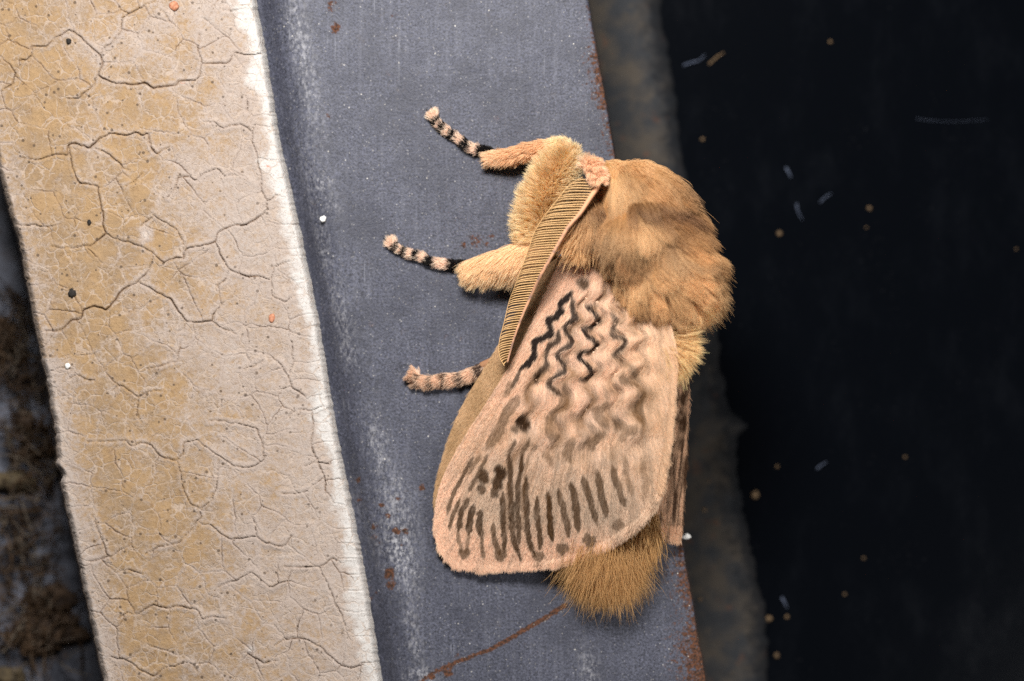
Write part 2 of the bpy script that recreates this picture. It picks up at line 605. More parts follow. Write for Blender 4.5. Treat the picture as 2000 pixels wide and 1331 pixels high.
# ------------------------------------------------------------------ the cracked strip
CR_TOP = """0,360 45,330 65,285|50,235 100,235 125,215 120,185 180,180 215,150 270,118 310,140 340,175 395,215 400,250 380,290 440,325 520,330 570,325 595,348 690,330 700,318 760,315 780,295 785,245 840,250 895,245 915,205 960,215 1025,210
395,215 400,190 435,170 470,120 475,70 520,45 560,25 610,5|620,40 650,60 670,90|380,290 360,340 300,385 250,385
80,620 145,625 220,605 265,605 270,565 300,560 345,585 395,535 430,520 490,530 530,515 560,530 580,522 585,575 610,600 660,575|370,580 430,605 480,650 505,670
270,565 280,640 295,690 310,715 380,730 390,780 405,830 400,880 415,915 370,955 290,972 200,965
415,915 470,940 530,955 590,985 600,995 640,1025 690,1005 715,1010 730,970 770,965 840,945 855,905 900,885 960,875 1010,850 1040,825 1045,785 1080,760
840,945 870,1010 895,1050 950,1078 1000,1075 1055,1095 1070,1040 1130,1025|600,995 585,1050 540,1105 480,1130 460,1165 415,1215 370,1195 330,1210 320,1245 280,1250 240,1290 180,1295
540,1105 590,1130 640,1155 670,1170 700,1220 730,1255 770,1262 825,1258 840,1225 870,1185|730,1255 720,1290 690,1300|825,1258 870,1280 920,1305|895,1050 885,1085 840,1130
655,775 690,730 695,690 745,690 765,705 800,675 850,662 870,690 915,685|790,480 830,475 870,500 940,485 985,515 1000,480
985,515 985,560 1000,590 1010,640 1020,700 1020,750 1045,785|495,725 530,710 555,675|820,60 840,20 855,0|870,40 950,40|780,130 770,180 785,245
590,840 640,865 690,900 715,950 715,1010|60,880 130,880 200,885|590,850 545,890|965,380 965,440|1060,1155 1110,1180 1150,1160|1055,1095 1060,1150"""
CR_BOT = """705,0 690,80 640,95 600,105 575,110|270,145 300,130 330,150 370,155|440,190 470,170 510,200 540,220 580,200 625,195|540,220 535,270 550,320
340,395 400,392 490,390 510,410 560,395 590,405 620,450 690,465 715,440 718,400 770,388 820,425 870,460 910,490 950,497 1000,485 1030,470 1025,400 1000,340 930,325 870,315 815,312
690,465 705,520 720,590 750,640 780,655 830,620 845,575 855,470|780,655 785,690 760,720 740,750 690,790 620,800 570,835
785,715 820,715 870,760 900,778 950,770 1000,765 990,690|1000,765 1050,795 1110,800 1140,760|360,680 385,750 420,835 440,855|345,865 420,845
500,895 555,910|840,975 870,950 930,935 985,905 1020,935 1060,965 1110,940|540,1065 600,1030 650,1045 710,1035 770,1050 790,1090 840,1075 880,1085
460,1085 500,1060|430,1230 500,1250 550,1285 600,1310 640,1280 700,1265 740,1255 770,1290|960,1220 1030,1260 1080,1245
1250,890 1280,950 1300,1010 1330,1060 1350,1115|1110,885 1180,885 1250,885 1295,848 1330,865|1190,490 1220,475 1300,480|1100,600 1150,600 1200,590
1085,80 1110,120 1140,180 1190,215|1140,180 1090,190|1130,300 1160,265 1220,270 1270,255|1220,270 1225,330 1210,400 1240,470 1270,540 1270,600
1070,1190 1110,1165 1185,1160 1270,1210 1330,1270 1370,1280 1420,1265|1130,130 1145,90 1140,0|180,130 230,105 280,110|940,110 990,100 1030,80"""
STRONG = {1, 5, 7, 8, 9, 10, 11}


def parse(txt, oy):
    out = []
    for row in txt.split("\n"):
        for seg in row.split("|"):
            out.append(np.array([[float(v) / 2 for v in p.split(",")] for p in seg.split()]) + (0, oy))
    return out


def crinkle(line, step=5, amp=2.2, seed=1):
    """resample a traced crack and give it the little zigzags of a real one"""
    seg = np.linalg.norm(np.diff(line, axis=0), axis=1)
    cum = np.concatenate([[0], np.cumsum(seg)])
    n = max(3, int(cum[-1] / step))
    t = np.linspace(0, cum[-1], n)
    q = np.stack([np.interp(t, cum, line[:, 0]), np.interp(t, cum, line[:, 1])], 1)
    q[:, 0] += amp * vnoise(q[:, 0] / 11, q[:, 1] / 11, seed)
    q[:, 1] += amp * vnoise(q[:, 0] / 11 + 50, q[:, 1] / 11, seed + 5)
    return q


def build_strip():
    cracks = parse(CR_TOP, 0) + parse(CR_BOT, 666)
    h = 1.85
    ya, yb = -150.0, 1480.0
    ny = int((yb - ya) / h); nx = 310
    ys = np.linspace(ya, yb, ny)
    s = np.linspace(0, 1, nx)
    L = strip_l(ys) + 3.0 * fbm(ys / 22, ys * 0, 21) + 1.0 * vnoise(ys / 6, ys * 0, 22)
    notch = -7 * np.exp(-((ys - 905) / 8) ** 2) + 5 * np.exp(-((ys - 927) / 7) ** 2) - 3 * np.exp(-((ys - 945) / 9) ** 2)
    L = L + notch
    R = strip_r(ys) + 1.6 * fbm(ys / 10, ys * 0, 23) + 0.9 * vnoise(ys / 4, ys * 0, 24)
    X = L[:, None] + (R - L)[:, None] * s[None]
    Y = np.repeat(ys[:, None], nx, 1)
    P = np.stack([X.ravel(), Y.ravel()], 1)
    cell = (strip_r(600) - strip_l(600)) / nx
    # distance to traced cracks, width tapering to the ends
    dm = np.full(len(P), 1e9); wm = np.full(len(P), 1.0)
    for i, c in enumerate(cracks):
        q = crinkle(c, seed=31)
        lo, hi = q.min(0) - 26, q.max(0) + 26
        sel = np.where((P[:, 0] > lo[0]) & (P[:, 0] < hi[0]) & (P[:, 1] > lo[1]) & (P[:, 1] < hi[1]))[0]
        d, t = polyline_distance(P[sel], q)
        wd = (1.15 if i in STRONG else 0.72) * (0.45 + 0.55 * np.sin(np.pi * np.clip(t, 0.02, 0.98)) ** 0.6) * (1 + 0.35 * vnoise(P[sel, 0] / 20, P[sel, 1] / 20, 41))
        better = d / wd < dm[sel] / wm[sel]
        k = sel[better]
        dm[k] = d[better]; wm[k] = wd[better]
    blocked = (dm < 3.0).reshape(ny, nx)
    # plates: grow regions that cannot cross the open cracks
    lab = np.full((ny, nx), -1)
    seeds = []
    tries = 0
    while tries < 30000 and len(seeds) < 292:
        tries += 1
        i, j = rng.integers(2, ny - 2), rng.integers(2, nx - 2)
        if blocked[i, j]:
            continue
        right_edge = (R[i] - X[i, j])
        rad = 24 if right_edge < 55 else 40
        rad = rad + 14 * vnoise(X[i, j] / 120, Y[i, j] / 120, 77)
        p = np.array([X[i, j], Y[i, j]])
        if right_edge < 55:
            p[0] = R[i] - 26
            j = int(np.argmin(abs(X[i] - p[0])))
        if all((q[0] - p[0]) ** 2 + (q[1] - p[1]) ** 2 > rad * rad for q in seeds):
            seeds.append((p[0], p[1])); lab[i, j] = len(seeds) - 1
    cost = np.full((ny, nx), 1e9)
    cost[lab >= 0] = 0
    stepc = 1 + 0.55 * fbm(X / 16, Y / 16, 51)
    stepc = np.where(blocked, 60, stepc)
    for it in range(200):
        ch = False
        for dy, dx, w in ((0, 1, 1), (0, -1, 1), (1, 0, 1), (-1, 0, 1), (1, 1, 1.41), (-1, 1, 1.41), (1, -1, 1.41), (-1, -1, 1.41)):
            a = cost[max(0, -dy):ny - max(0, dy), max(0, -dx):nx - max(0, dx)]
            la = lab[max(0, -dy):ny - max(0, dy), max(0, -dx):nx - max(0, dx)]
            b = cost[max(0, dy):ny - max(0, -dy), max(0, dx):nx - max(0, -dx)]
            lb = lab[max(0, dy):ny - max(0, -dy), max(0, dx):nx - max(0, -dx)]
            sc = stepc[max(0, dy):ny - max(0, -dy), max(0, dx):nx - max(0, -dx)] * w
            m = a + sc < b - 1e-6
            if m.any():
                b[m] = (a + sc)[m]; lb[m] = la[m]; ch = True
        if not ch:
            break
    lab[lab < 0] = 0
    # distance to plate borders, in photo px
    edge = np.zeros((ny, nx), bool)
    edge[:, 1:] |= lab[:, 1:] != lab[:, :-1]
    edge[1:] |= lab[1:] != lab[:-1]
    db = np.where(edge, 0.0, 1e3)
    for it in range(18):
        for dy, dx, w in ((0, 1, cell), (0, -1, cell), (1, 0, h), (-1, 0, h), (1, 1, 3.2), (-1, 1, 3.2), (1, -1, 3.2), (-1, -1, 3.2)):
            a = db[max(0, -dy):ny - max(0, dy), max(0, -dx):nx - max(0, dx)] + w
            b = db[max(0, dy):ny - max(0, -dy), max(0, dx):nx - max(0, -dx)]
            np.minimum(b, a, out=b)
    dm = dm.reshape(ny, nx); wm = wm.reshape(ny, nx)
    e_r = R[:, None] - X; e_l = X - L[:, None]
    minor_str = np.clip(0.45 + 0.9 * fbm(X / 45, Y / 45, 61), 0, 1)
    minor_str = np.where(e_r < 62, np.maximum(minor_str, 0.45), minor_str)
    g_main = np.exp(-(dm / (wm * 1.0)) ** 2)
    g_min = np.exp(-(db / 1.15) ** 2) * minor_str
    lip_main = np.exp(-((dm - 5.5) / 4.5) ** 2)
    lip_min = np.exp(-(db / 4.5) ** 2)
    TOP = 44.0
    Z = TOP + 1.8 * fbm(X / 70, Y / 70, 71) + 0.7 * fbm(X / 9, Y / 9, 72)
    tilt = rng.normal(0, 0.6, (len(seeds) + 1))
    Z += tilt[lab] * np.clip(db / 10, 0, 1)
    Z += 0.9 * lip_main * (dm < 40) + 0.45 * lip_min
    Z -= np.minimum(8 * g_main * np.clip(wm / 1.6, .5, 1.2), 9) + 3.0 * g_min
    # the shoulders: rounded white right flank, rougher left edge
    Z -= 34 * np.clip((15 - e_r) / 15, 0, 1) ** 2.2 + 3 * np.clip((60 - e_r) / 60, 0, 1)
    Z -= 14 * np.clip((10 - e_l) / 10, 0, 1) ** 2
    crack = np.maximum(np.clip(g_main * 1.15 * np.clip(wm / 1.3, .6, 1.1), 0, 1), 0.75 * g_min)
    rim = np.maximum(lip_main * 1.0 * (dm < 40), 0.85 * lip_min)
    frac = e_r / (R - L)[:, None]
    bw = 62 + 26 * fbm(X / 40, Y / 40, 81)
    white = np.clip(0.68 * (1 - frac / 0.72) + 0.34 * fbm(X / 90, Y / 90, 82) + 0.14 + .05 * (Y > 650), 0.0, 0.68)
    white = np.maximum(white, 0.5 * np.exp(-(e_l / 45) ** 2) + 0.25 * (Y > 700) * np.exp(-(e_l / 120) ** 2))
    white = np.maximum(white, np.clip((bw - e_r) / 60 + 0.35, 0, 1) * 1.1 + .12 * fbm(X / 12, Y / 12, 83))
    white = np.maximum(white, np.exp(-((X - 285) ** 2 + ((Y - 458) * .8) ** 2) / 18 ** 2) * 0.85)
    white = np.maximum(white, np.exp(-((X - 490) ** 2 + (Y - 1268) ** 2) / 13 ** 2) * 0.95)
    P3 = np.stack([X, Y, Z], -1).reshape(-1, 3)
    root = empty("sealing_strip", (360, 665, 0))
    tag(root, "broad cracked tan and white strip of dried sealant beside the steel bar", "sealant strip")
    quad_lab = lab[:-1, :-1]
    idx = np.arange(ny * nx).reshape(ny, nx)
    F = np.stack([idx[:-1, :-1], idx[1:, :-1], idx[1:, 1:], idx[:-1, 1:]], -1).reshape(-1, 4)
    fl = quad_lab.ravel()
    Wp = W(P3)
    # shared smooth normals across plate borders keep the surface one body
    ca, ra_, wa = crack.ravel(), rim.ravel(), white.ravel()
    order = np.argsort(fl, kind='stable')
    starts = np.searchsorted(fl[order], np.arange(len(seeds) + 1))
    for k in range(len(seeds)):
        fs = F[order[starts[k]:starts[k + 1]]]
        if len(fs) == 0:
            continue
        u, inv = np.unique(fs, return_inverse=True)
        mesh_obj("plate", Wp[u], inv.reshape(-1, 4), STRIP, root, True, {"crack": ca[u], "rim": ra_[u], "white": wa[u]})
    # the body below, with its flanks down to the bar and the pane
    yy = np.concatenate([np.linspace(Y0, ya, 12), ys[1:-1:3], np.linspace(yb, Y1, 12)])
    LL = np.interp(yy, ys, L); RR = np.interp(yy, ys, R)
    LL = np.where((yy < ya) | (yy > yb), strip_l(yy), LL); RR = np.where((yy < ya) | (yy > yb), strip_r(yy), RR)
    outm = ((yy < ya) | (yy > yb)) * 14.0
    cols = [(LL - 3, np.full_like(yy, PANE_Z + 2)), (LL - 2 + 1.5 * fbm(yy / 8, yy * 0, 91), np.full_like(yy, -150)), (LL + 0.3, np.full_like(yy, 27)),
            (LL + 18, 24 + outm), (RR - 44, 24 + outm), (RR - 14, 18 + outm), (RR - 0.6, np.full_like(yy, 5)), (RR - 1, np.full_like(yy, -44))]
    Pb = np.stack([np.stack([c[0], yy, c[1]], -1) for c in cols], 1)
    nb, mb = Pb.shape[:2]
    ib = np.arange(nb * mb).reshape(nb, mb)
    Fb = np.stack([ib[:-1, :-1], ib[1:, :-1], ib[1:, 1:], ib[:-1, 1:]], -1).reshape(-1, 4)
    wb = np.tile(np.array([.5, .5, .6, .3, .6, 1.0, 1.1, 1.1]), nb)
    mesh_obj("base", W(Pb.reshape(-1, 3)), Fb, STRIP, root, True, {"crack": np.zeros(nb * mb), "rim": np.zeros(nb * mb), "white": wb})
    return root


strip = build_strip()


# ------------------------------------------------------------------ the panes
def pane(name, poly, mat, label):
    V = [(x, y, PANE_Z) for x, y in poly] + [(x, y, PANE_Z - 90) for x, y in poly]
    n = len(poly)
    F = [tuple(range(n))[::-1], tuple(range(n, 2 * n))] + [(i, (i + 1) % n, n + (i + 1) % n, n + i) for i in range(n)]
    # extents are far outside the frame, so no perspective fold is needed
    o = mesh_obj(name, W(np.array(V, float)), F, mat, None, False)
    return tag(o, label, "window pane")


pane("window_pane", [(700, -900), (3000, -900), (3000, 2300), (700, 2300)], GLASS_DARK, "dark dusty glass pane to the right of the steel bar")
pane("window_pane", [(-1100, -900), (690, -900), (690, 2300), (-1100, 2300)], GLASS_DUSTY, "grimy grey glass pane to the left of the cracked strip")


def build_residue():
    """dull dried putty along the bar, ragged towards the dark glass"""
    edge = np.array([(1200, -420), (1290, 0), (1305, 100), (1325, 230), (1335, 320), (1360, 450), (1385, 560), (1402, 650), (1404, 700), (1416, 760), (1428, 806), (1452, 822),
                     (1462, 832), (1436, 858), (1443, 950), (1458, 1040), (1476, 1130), (1494, 1190), (1500, 1331), (1560, 1750)], float)
    ys = np.linspace(Y0, Y1, 360)
    R = np.interp(ys, edge[:, 1], edge[:, 0]) + 6 * fbm(ys / 30, ys * 0, 101) + 3 * vnoise(ys / 8, ys * 0, 102)
    L = BAR_RIGHT(ys) - 25
    s = np.concatenate([np.linspace(0, .9, 22), np.linspace(.92, 1.0, 6)])
    X = L[:, None] + (R - L)[:, None] * s
    Y = np.repeat(ys[:, None], len(s), 1)
    e = R[:, None] - X
    Z = PANE_Z + 1.5 + 16 * np.clip(e / 22, 0, 1) ** .6 + 4 * fbm(X / 25, Y / 25, 103) * np.clip(e / 15, 0, 1)
    ny, nx = X.shape
    idx = np.arange(ny * nx).reshape(ny, nx)
    F = np.stack([idx[:-1, :-1], idx[1:, :-1], idx[1:, 1:], idx[:-1, 1:]], -1).reshape(-1, 4)
    m = NT("old_putty")
    a = m.noise(60, 4, 0.6); b = m.noise(18, 4, 0.7)
    base = m.mix(m.ramp(a, 0.35, 0.65), lin(40, 42, 45), lin(62, 57, 51))
    base = m.mix(m.ramp(b, 0.55, 0.72, 0, 0.5), base, lin(68, 60, 49))
    base = m.mix(m.ramp(m.noise(40, 3), 0.6, 0.72, 0, .5), base, lin(86, 56, 40))
    thin = m.math('ADD', m.attr("thin"), m.math('MULTIPLY', m.noise(22, 4, .7), .9))
    base = m.mix(m.ramp(thin, .75, 1.25, 0, .9), base, (0.004, 0.005, 0.007))
    m.principled(base, 0.85, 0, m.bump(b, 0.5, 4), spec=0.2)
    thin_v = np.exp(-(e / 52) ** 1.0).ravel() * .95
    o = mesh_obj("putty_bead", W(np.stack([X, Y, Z], -1).reshape(-1, 3)), F, m.m, None, True, {"thin": thin_v})
    return tag(o, "dull brown putty line between the bar and the dark glass", "putty")


build_residue()


def blob(name, c, r, mat, seed=0, rough=0.3, subdiv=2):
    """an irregular crumb"""
    import bmesh
    bm = bmesh.new()
    bmesh.ops.create_icosphere(bm, subdivisions=subdiv, radius=1)
    V = np.array([v.co[:] for v in bm.verts])
    F = [tuple(v.index for v in f.verts) for f in bm.faces]
    bm.free()
    k = np.array([1 + rough * mnoise.noise(Vector(v) * 1.6 + Vector((seed * 3.1, seed, 0))) + rough * .5 * mnoise.noise(Vector(v) * 4 + Vector((0, seed * 2.7, 1))) for v in V])
    V = V * k[:, None] * np.array(r) + np.array(c)
    return mesh_obj(name, W(V), F, mat, None, True)


TAN = mat_simple("tan_crumb", lin(70, 57, 42), lin(112, 91, 66), 6)
BLACK = mat_simple("soot_crumb", lin(22, 20, 20), lin(50, 46, 42), 4)
WHITE = mat_simple("white_grain", lin(225, 224, 220), lin(245, 244, 240), 5)
ORANGE = mat_simple("orange_flake", lin(150, 98, 72), lin(186, 132, 104), 5)
BROWN = mat_simple("brown_litter", lin(44, 34, 28), lin(80, 62, 46), 16)
YELLOW = mat_simple("yellow_litter", lin(58, 50, 38), lin(88, 76, 54), 14)
GREY = mat_simple("grey_lint", lin(50, 58, 74), lin(80, 88, 106), 8)

# crumbs on the near surfaces
for c, r, mt, lab in [
    ((141, 573, 47), (8, 9, 3), BLACK, "largest black soot crumb on the left half of the cracked strip"),
    ((134, 81, 47), (5, 6, 3), BLACK, "black soot crumb near the top of the cracked strip"),
    ((174, 434, 47), (4, 5, 2.5), BLACK, "small black crumb left of the long crack on the strip"),
    ((531, 622, 44), (6, 9, 2), ORANGE, "orange flake near the strip's white edge"),
    ((340, 12, 45), (10, 9, 1.5), ORANGE, "wide orange stain flake at the top of the strip"),
    ((132, 715, 46), (5, 6, 4), WHITE, "white grain near the strip's left edge"),
    ((631, 428, 5), (6, 6, 5), WHITE, "round white grain on the steel left of the middle leg"),
    ((1340, 1048, -40), (9, 6, 5), WHITE, "white grain beside the tip of the far wing"),
]:
    o = blob("crumb", c, r, mt, seed=c[0] * .37, rough=.45)
    tag(o, lab, "crumb")

# dust on the dark glass
SPK = [(1475, 967, 10, "largest round tan speck on the dark glass, below the middle"),
       (1522, 456, 7, "bright tan speck on the dark glass beside the thorax"),
       (1698, 407, 6, "lone tan speck on the dark glass, far right of the thorax"),
       (1402, 613, 8, "pale speck on the putty right under the thorax fur"),
       (1502, 1209, 8, None), (1537, 1205, 5, None), (1517, 1281, 7, None), (1687, 1091, 4, None), (1650, 1161, 4, None), (1768, 893, 4, None),
       (1375, 996, 6, None), (1367, 1171, 5, None), (1622, 82, 4, None), (1692, 445, 3, None), 
       (1985, 487, 3, None), (1372, 272, 5, None), (1518, 912, 4, None), (1385, 940, 4, None)]
for x, y, r, lab in SPK:
    z = PANE_Z + (17 if x < 1290 + .165 * y else 2)
    o = blob("dust_speck", (x, y, z), (r * .85, r * .85, r * .5), TAN, seed=x * .11 + y, rough=.3, subdiv=1)
    tag(o, lab or "tiny tan dust speck lying behind the bar on the right", "dust speck", None if lab else "tan dust specks behind the bar")


def fibre(name, pts, r, mat, label, cat="fibre", group=None):
    q = smooth_line(np.array(pts, float), 18)
    o = tube(name, q, np.linspace(r * .75, r * .3, 18), mat, None, 6)
    return tag(o, label, cat, group)


z = PANE_Z + 4
fibre("lint_fibre", [(1535, 328, z), (1541, 338, z), (1545, 347, z + 3)], 3.5, GREY, "short pale lint fibre, upper of two, right of the thorax")
fibre("lint_fibre", [(1556, 398, z), (1558, 412, z), (1567, 430, z + 2)], 2.6, GREY, "long pale lint fibre, lower of two, right of the thorax")
fibre("lint_fibre", [(1602, 396, z), (1610, 387, z), (1624, 378, z)], 2.2, GREY, "bluish lint fibre beside the long pale one on the dark glass")
fibre("lint_fibre", [(1385, 126, z), (1400, 112, z), (1414, 103, z + 4)], 3.0, TAN, "tan chaff fibre near the top of the dark glass")
fibre("lint_fibre", [(1335, 128, z), (1352, 122, z + 3), (1366, 118, z), (1376, 108, z)], 2.6, GREY, "curved grey lint fibre beside the tan chaff at the top")
fibre("lint_fibre", [(1596, 916, z), (1604, 909, z + 2), (1614, 903, z)], 2.6, GREY, "short white lint fibre in the middle of the dark glass")
fibre("lint_fibre", [(1527, 1168, z), (1532, 1177, z + 2), (1537, 1187, z)], 4.0, GREY, "thick white lint fibre near the lower putty edge")
fibre("lint_fibre", [(1790, 232, z), (1850, 238, z), (1930, 234, z)], .55, GREY, "hair-thin straight fibre at the upper right of the dark glass")

# litter behind the left edge of the strip
for c, r, mt, lab in [
    ((8, 665, z + 2), (24, 42, 6), BROWN, "brown leaf scrap at the left edge, uppermost of the litter"),
    ((48, 822, z + 10), (20, 22, 14), BROWN, "round brown crumb against the strip's left side"),
    ((94, 878, z + 8), (16, 14, 12), BROWN, "small brown clod touching the strip's left side"),
    ((46, 888, z + 10), (26, 9, 8), BROWN, "flat reddish scrap left of the strip's notch"),
    ((22, 942, z + 10), (44, 22, 12), YELLOW, "long yellowish husk at the left edge below the notch"),
    ((92, 1235, z + 4), (70, 34, 12), BROWN, "widest brown litter clump at the lower left"),
    ((100, 1170, z + 4), (46, 26, 10), BROWN, "brown litter clump above the widest one at lower left"),
    ((14, 1322, z + 8), (34, 18, 12), YELLOW, "yellow crumb in the bottom left corner"),
]:
    o = blob("litter_scrap", c, r, mt, seed=c[1] * .013, rough=.55, subdiv=3)
    tag(o, lab, "litter")


def build_cobweb():
    n = 620
    cs = [(60, 1230, 75, 70), (70, 870, 50, 70), (50, 1060, 50, 120), (30, 680, 25, 100)]
    V = []; F = []
    for i in range(n):
        cx, cy, rx, ry = cs[rng.integers(0, 4)]
        a = np.array([cx + rng.normal(0, rx * .6), cy + rng.normal(0, ry * .6)])
        ang = rng.uniform(0, 6.28); l = rng.uniform(20, 80)
        b = a + l * np.array([math.cos(ang), math.sin(ang)])
        c = (a + b) / 2 + rng.normal(0, 14, 2)
        q = smooth_line(np.array([(*a, PANE_Z + rng.uniform(8, 60)), (*c, PANE_Z + rng.uniform(8, 40)), (*b, PANE_Z + rng.uniform(6, 60))]), 8)
        V.append(q)
    V = np.array(V)
    m = V[..., 0].max(1) < np.interp(V[..., 1].mean(1), STRIP_L[:, 1], STRIP_L[:, 0]) + 10
    V = V[m]
    pick = rng.random(len(V))[:, None]
    col = np.where(pick < .78, lin(98, 78, 60)[None], lin(130, 118, 104)[None]) * rng.uniform(.35, 1.0, (len(V), 1))
    o = hair("cobweb", V, rng.uniform(.8, 2.0, len(V)), col, col, FUR, None)
    return tag(o, "matted brown fibres and cobweb over the litter on the left pane", "cobweb", kind="stuff")


build_cobweb()

# ------------------------------------------------------------------ the moth
moth = empty("moth", (1150, 720, 0))
tag(moth, "large furry tan and pink moth with wavy dark lines resting on the steel bar", "moth")

Z3 = lambda pts: (np.array([[float(v) for v in p.split(",")] for p in pts.split()]) * 0.2855 + (940, 480))
Z4 = lambda pts: (np.array([[float(v) for v in p.split(",")] for p in pts.split()]) * 0.3457 + (820, 760))
# (polyline, width px, strength, 0 = black-brown .. 1 = soft brown)
WING_LINES = [(Z3(p), w, s, c) for p, w, s, c in [
    ("630,300 590,345 545,385 560,430 520,470 465,495 480,540 495,580 430,615 375,640 370,690 375,740 330,790 275,830", 6.2, 1, 0),
    ("275,830 255,890 215,960", 3.5, .8, .2),
    ("625,330 640,380 640,430 655,470 610,500 590,540 610,580 625,620 600,660 550,690 545,740 580,790 560,840 500,880 490,930", 5.0, .95, 0.05),
    ("490,930 520,980 545,1000", 5, .7, .4),
    ("545,560 540,600 530,630 480,660 460,700 465,750 460,800 410,840 385,870 400,920", 4.6, .9, .1),
    ("800,380 740,400 770,430 785,465 805,500 770,530 715,545 730,590 765,620 785,660 760,690 700,705 695,750 730,800 752,840 730,880 690,890", 4.8, 1, 0.03),
    ("820,320 800,380", 4, .6, .3),
    ("885,440 905,470 935,500 915,550 895,590 940,600 980,625 965,670 930,710 905,740", 4.2, .9, .1),
    ("980,610 975,660 935,720", 5, .9, .1),
    ("930,740 960,780 1010,800 1060,860", 5, .55, .6),
]]
N_UPPER = len(WING_LINES)
R1 = lambda p: np.array([[float(v) for v in q.split(",")] for q in p.split()]) * 0.1803 + (840, 880)
R2 = lambda p: np.array([[float(v) for v in q.split(",")] for q in p.split()]) * 0.1803 + (1060, 880)
R4 = lambda p: np.array([[float(v) for v in q.split(",")] for q in p.split()]) * 0.17 + (980, 700)
WING_LINES += [(R4(p), w, s, c) for p, w, s, c in [  # mid-wing pattern lines, plus brown shadows between the curls painted as colour
    ("580,200 580,290 640,350 700,370", 5.5, .9, .2), ("430,110 420,190 450,270", 3.6, .8, .3),
    ("1400,120 1400,200 1540,260 1560,360 1650,400", 6.5, .55, .85), ("1600,420 1590,520 1570,600 1610,700", 7.5, .55, .9),
    ("1190,460 1210,520 1110,570 1150,680 1210,760", 8, .62, .8), ("760,240 760,340 700,480 640,580 570,690 540,800 570,900", 7, .58, .8),
    ("1300,680 1390,760 1480,800 1530,740", 9, .62, .78), ("1400,810 1400,920", 7, .5, .8), ("830,580 880,700 870,800 900,870", 6, .4, .95),
    ("1170,820 1080,900 1010,930 1070,1010", 9, .66, .72), ("820,880 800,980 760,1060 800,1150", 7, .6, .78), ("620,830 640,920 600,1010", 6.5, .5, .85),
    ("500,1050 560,1120 580,1200", 6, .5, .9), ("210,420 110,560 40,700 -60,860 -160,1000", 9, .6, .75), ("130,250 60,400", 6, .5, .7),
    ("160,900 110,1050 90,1180", 3.4, .8, .45), ("320,880 280,1000 240,1150 230,1290", 4, .8, .45), ("395,960 400,1010", 5, .6, .5),
    ("1700,300 1720,450 1700,600", 5, .25, .95)]]
WING_LINES += [(R1(p), w, s, c) for p, w, s, c in [
    ("480,60 400,190 320,340 260,450 210,580 190,680", 3.8, .85, .5), ("330,510 290,600 250,690 210,850", 3.4, .85, .5), ("640,20 560,170 480,330 430,420", 3.4, .75, .5), ("560,30 480,150 440,230", 3, .6, .55),
    ("425,500 360,620 330,720 310,860", 5, .92, .42), ("300,850 320,980 350,1110", 3.4, .6, .65), ("475,570 450,680 435,780 425,890", 5.8, .95, .35), ("428,880 410,1000 385,1110", 3.2, .6, .65),
    ("555,630 545,740 545,820 562,930", 6.2, .9, .42), ("565,920 565,1050 582,1160", 3.8, .75, .6), ("690,770 690,880 705,980 740,1060 770,1140", 4.4, .8, .6),
    ("800,430 795,560 795,700 800,820 815,950 800,1070", 4.7, .92, .45), ("880,20 885,200 880,330 885,480 890,640 890,800 905,950 950,1060 985,1180", 5.0, .93, .42),
    ("1020,20 990,220 960,370 955,500 955,640 965,780 970,900 970,1000", 4.6, .9, .42), ("1050,250 1040,430 1050,560 1055,700 1060,830 1075,960 1110,1060 1150,1130", 4.8, .93, .45),
    ("1165,480 1160,600 1170,720 1190,850 1200,960 1190,1060", 5.2, .9, .5), ("1280,430 1295,560 1300,700 1310,850 1320,940", 5, .9, .52),
    ("1080,40 1030,250 1010,500 1010,850", 3.2, .45, .9), ("850,300 840,600 848,880", 2.8, .45, .85), ("320,1060 370,1130 420,1060", 7, .75, .6), ("720,1080 770,1150 815,1080", 8, .75, .6), ("1140,1090 1180,1150 1215,1090", 7.5, .75, .6)]]
WING_LINES += [(R2(p), w, s, c) for p, w, s, c in [
    ("70,450 80,580 85,720 95,860 112,970", 5, .9, .52), ("175,400 215,560 240,680 270,800 282,920", 5.4, .85, .55), ("305,320 345,470 360,600 370,720 392,860", 6.2, .88, .55),
    ("440,250 480,400 520,520 550,640 582,760", 5.8, .85, .58), ("590,190 620,330 640,440 660,560 688,700", 6, .85, .58), ("752,140 790,280 820,370 850,470 888,580", 6, .8, .6),
    ("888,40 900,180 930,330 968,460", 5, .55, .8), ("1060,40 1090,200 1120,330 1090,520", 6, .4, .9), ("170,1010 215,1070 265,1010", 8.5, .75, .6),
    ("470,900 510,990 560,930", 9, .75, .65), ("760,830 815,800 840,740", 8, .6, .75), ("590,780 610,800", 4, .4, .8)]]
WING_SPOTS = [(1026, 822, 13, 15, 1, .3), (1010, 834, 7, 8, .7, .4), (1142, 548, 11, 12, .9, .4), (1171, 514, 7, 9, .75, .7), (1158, 500, 12, 20, .5, .8), (947, 928, 11, 15, .95, .42), (942, 952, 8, 10, .8, .5),
              (980, 918, 12, 14, 1, .3), (974, 938, 11, 16, .95, .35), (968, 958, 8, 12, .8, .45)]
PINK, CREAM, ASH = lin(240, 206, 179), lin(238, 208, 176), lin(218, 195, 172)
DARK, BRN = lin(32, 24, 25), lin(132, 95, 58)

def wave_phase(x, y):
    # crests of the crimped hair run level across the wing
    return 2 * np.pi * (y - 620 + 0.10 * (x - 1150) + 3 * vnoise(x / 50, y / 50, 12)) / np.interp(y, [560, 760, 900], [47, 52, 60])


def wave_amp(x, y):
    a = np.interp(y, [540, 590, 720, 860, 930], [0, 1, 1, .8, 0])
    # fade near the costa and the inner margin
    cost = x - np.interp(y, [505, 690, 860, 985], [1118, 1010, 905, 851])
    a = a * np.clip((cost - 45) / 40, 0, 1) * np.clip((1300 - x) / 60, 0, 1)
    return 8.0 * a


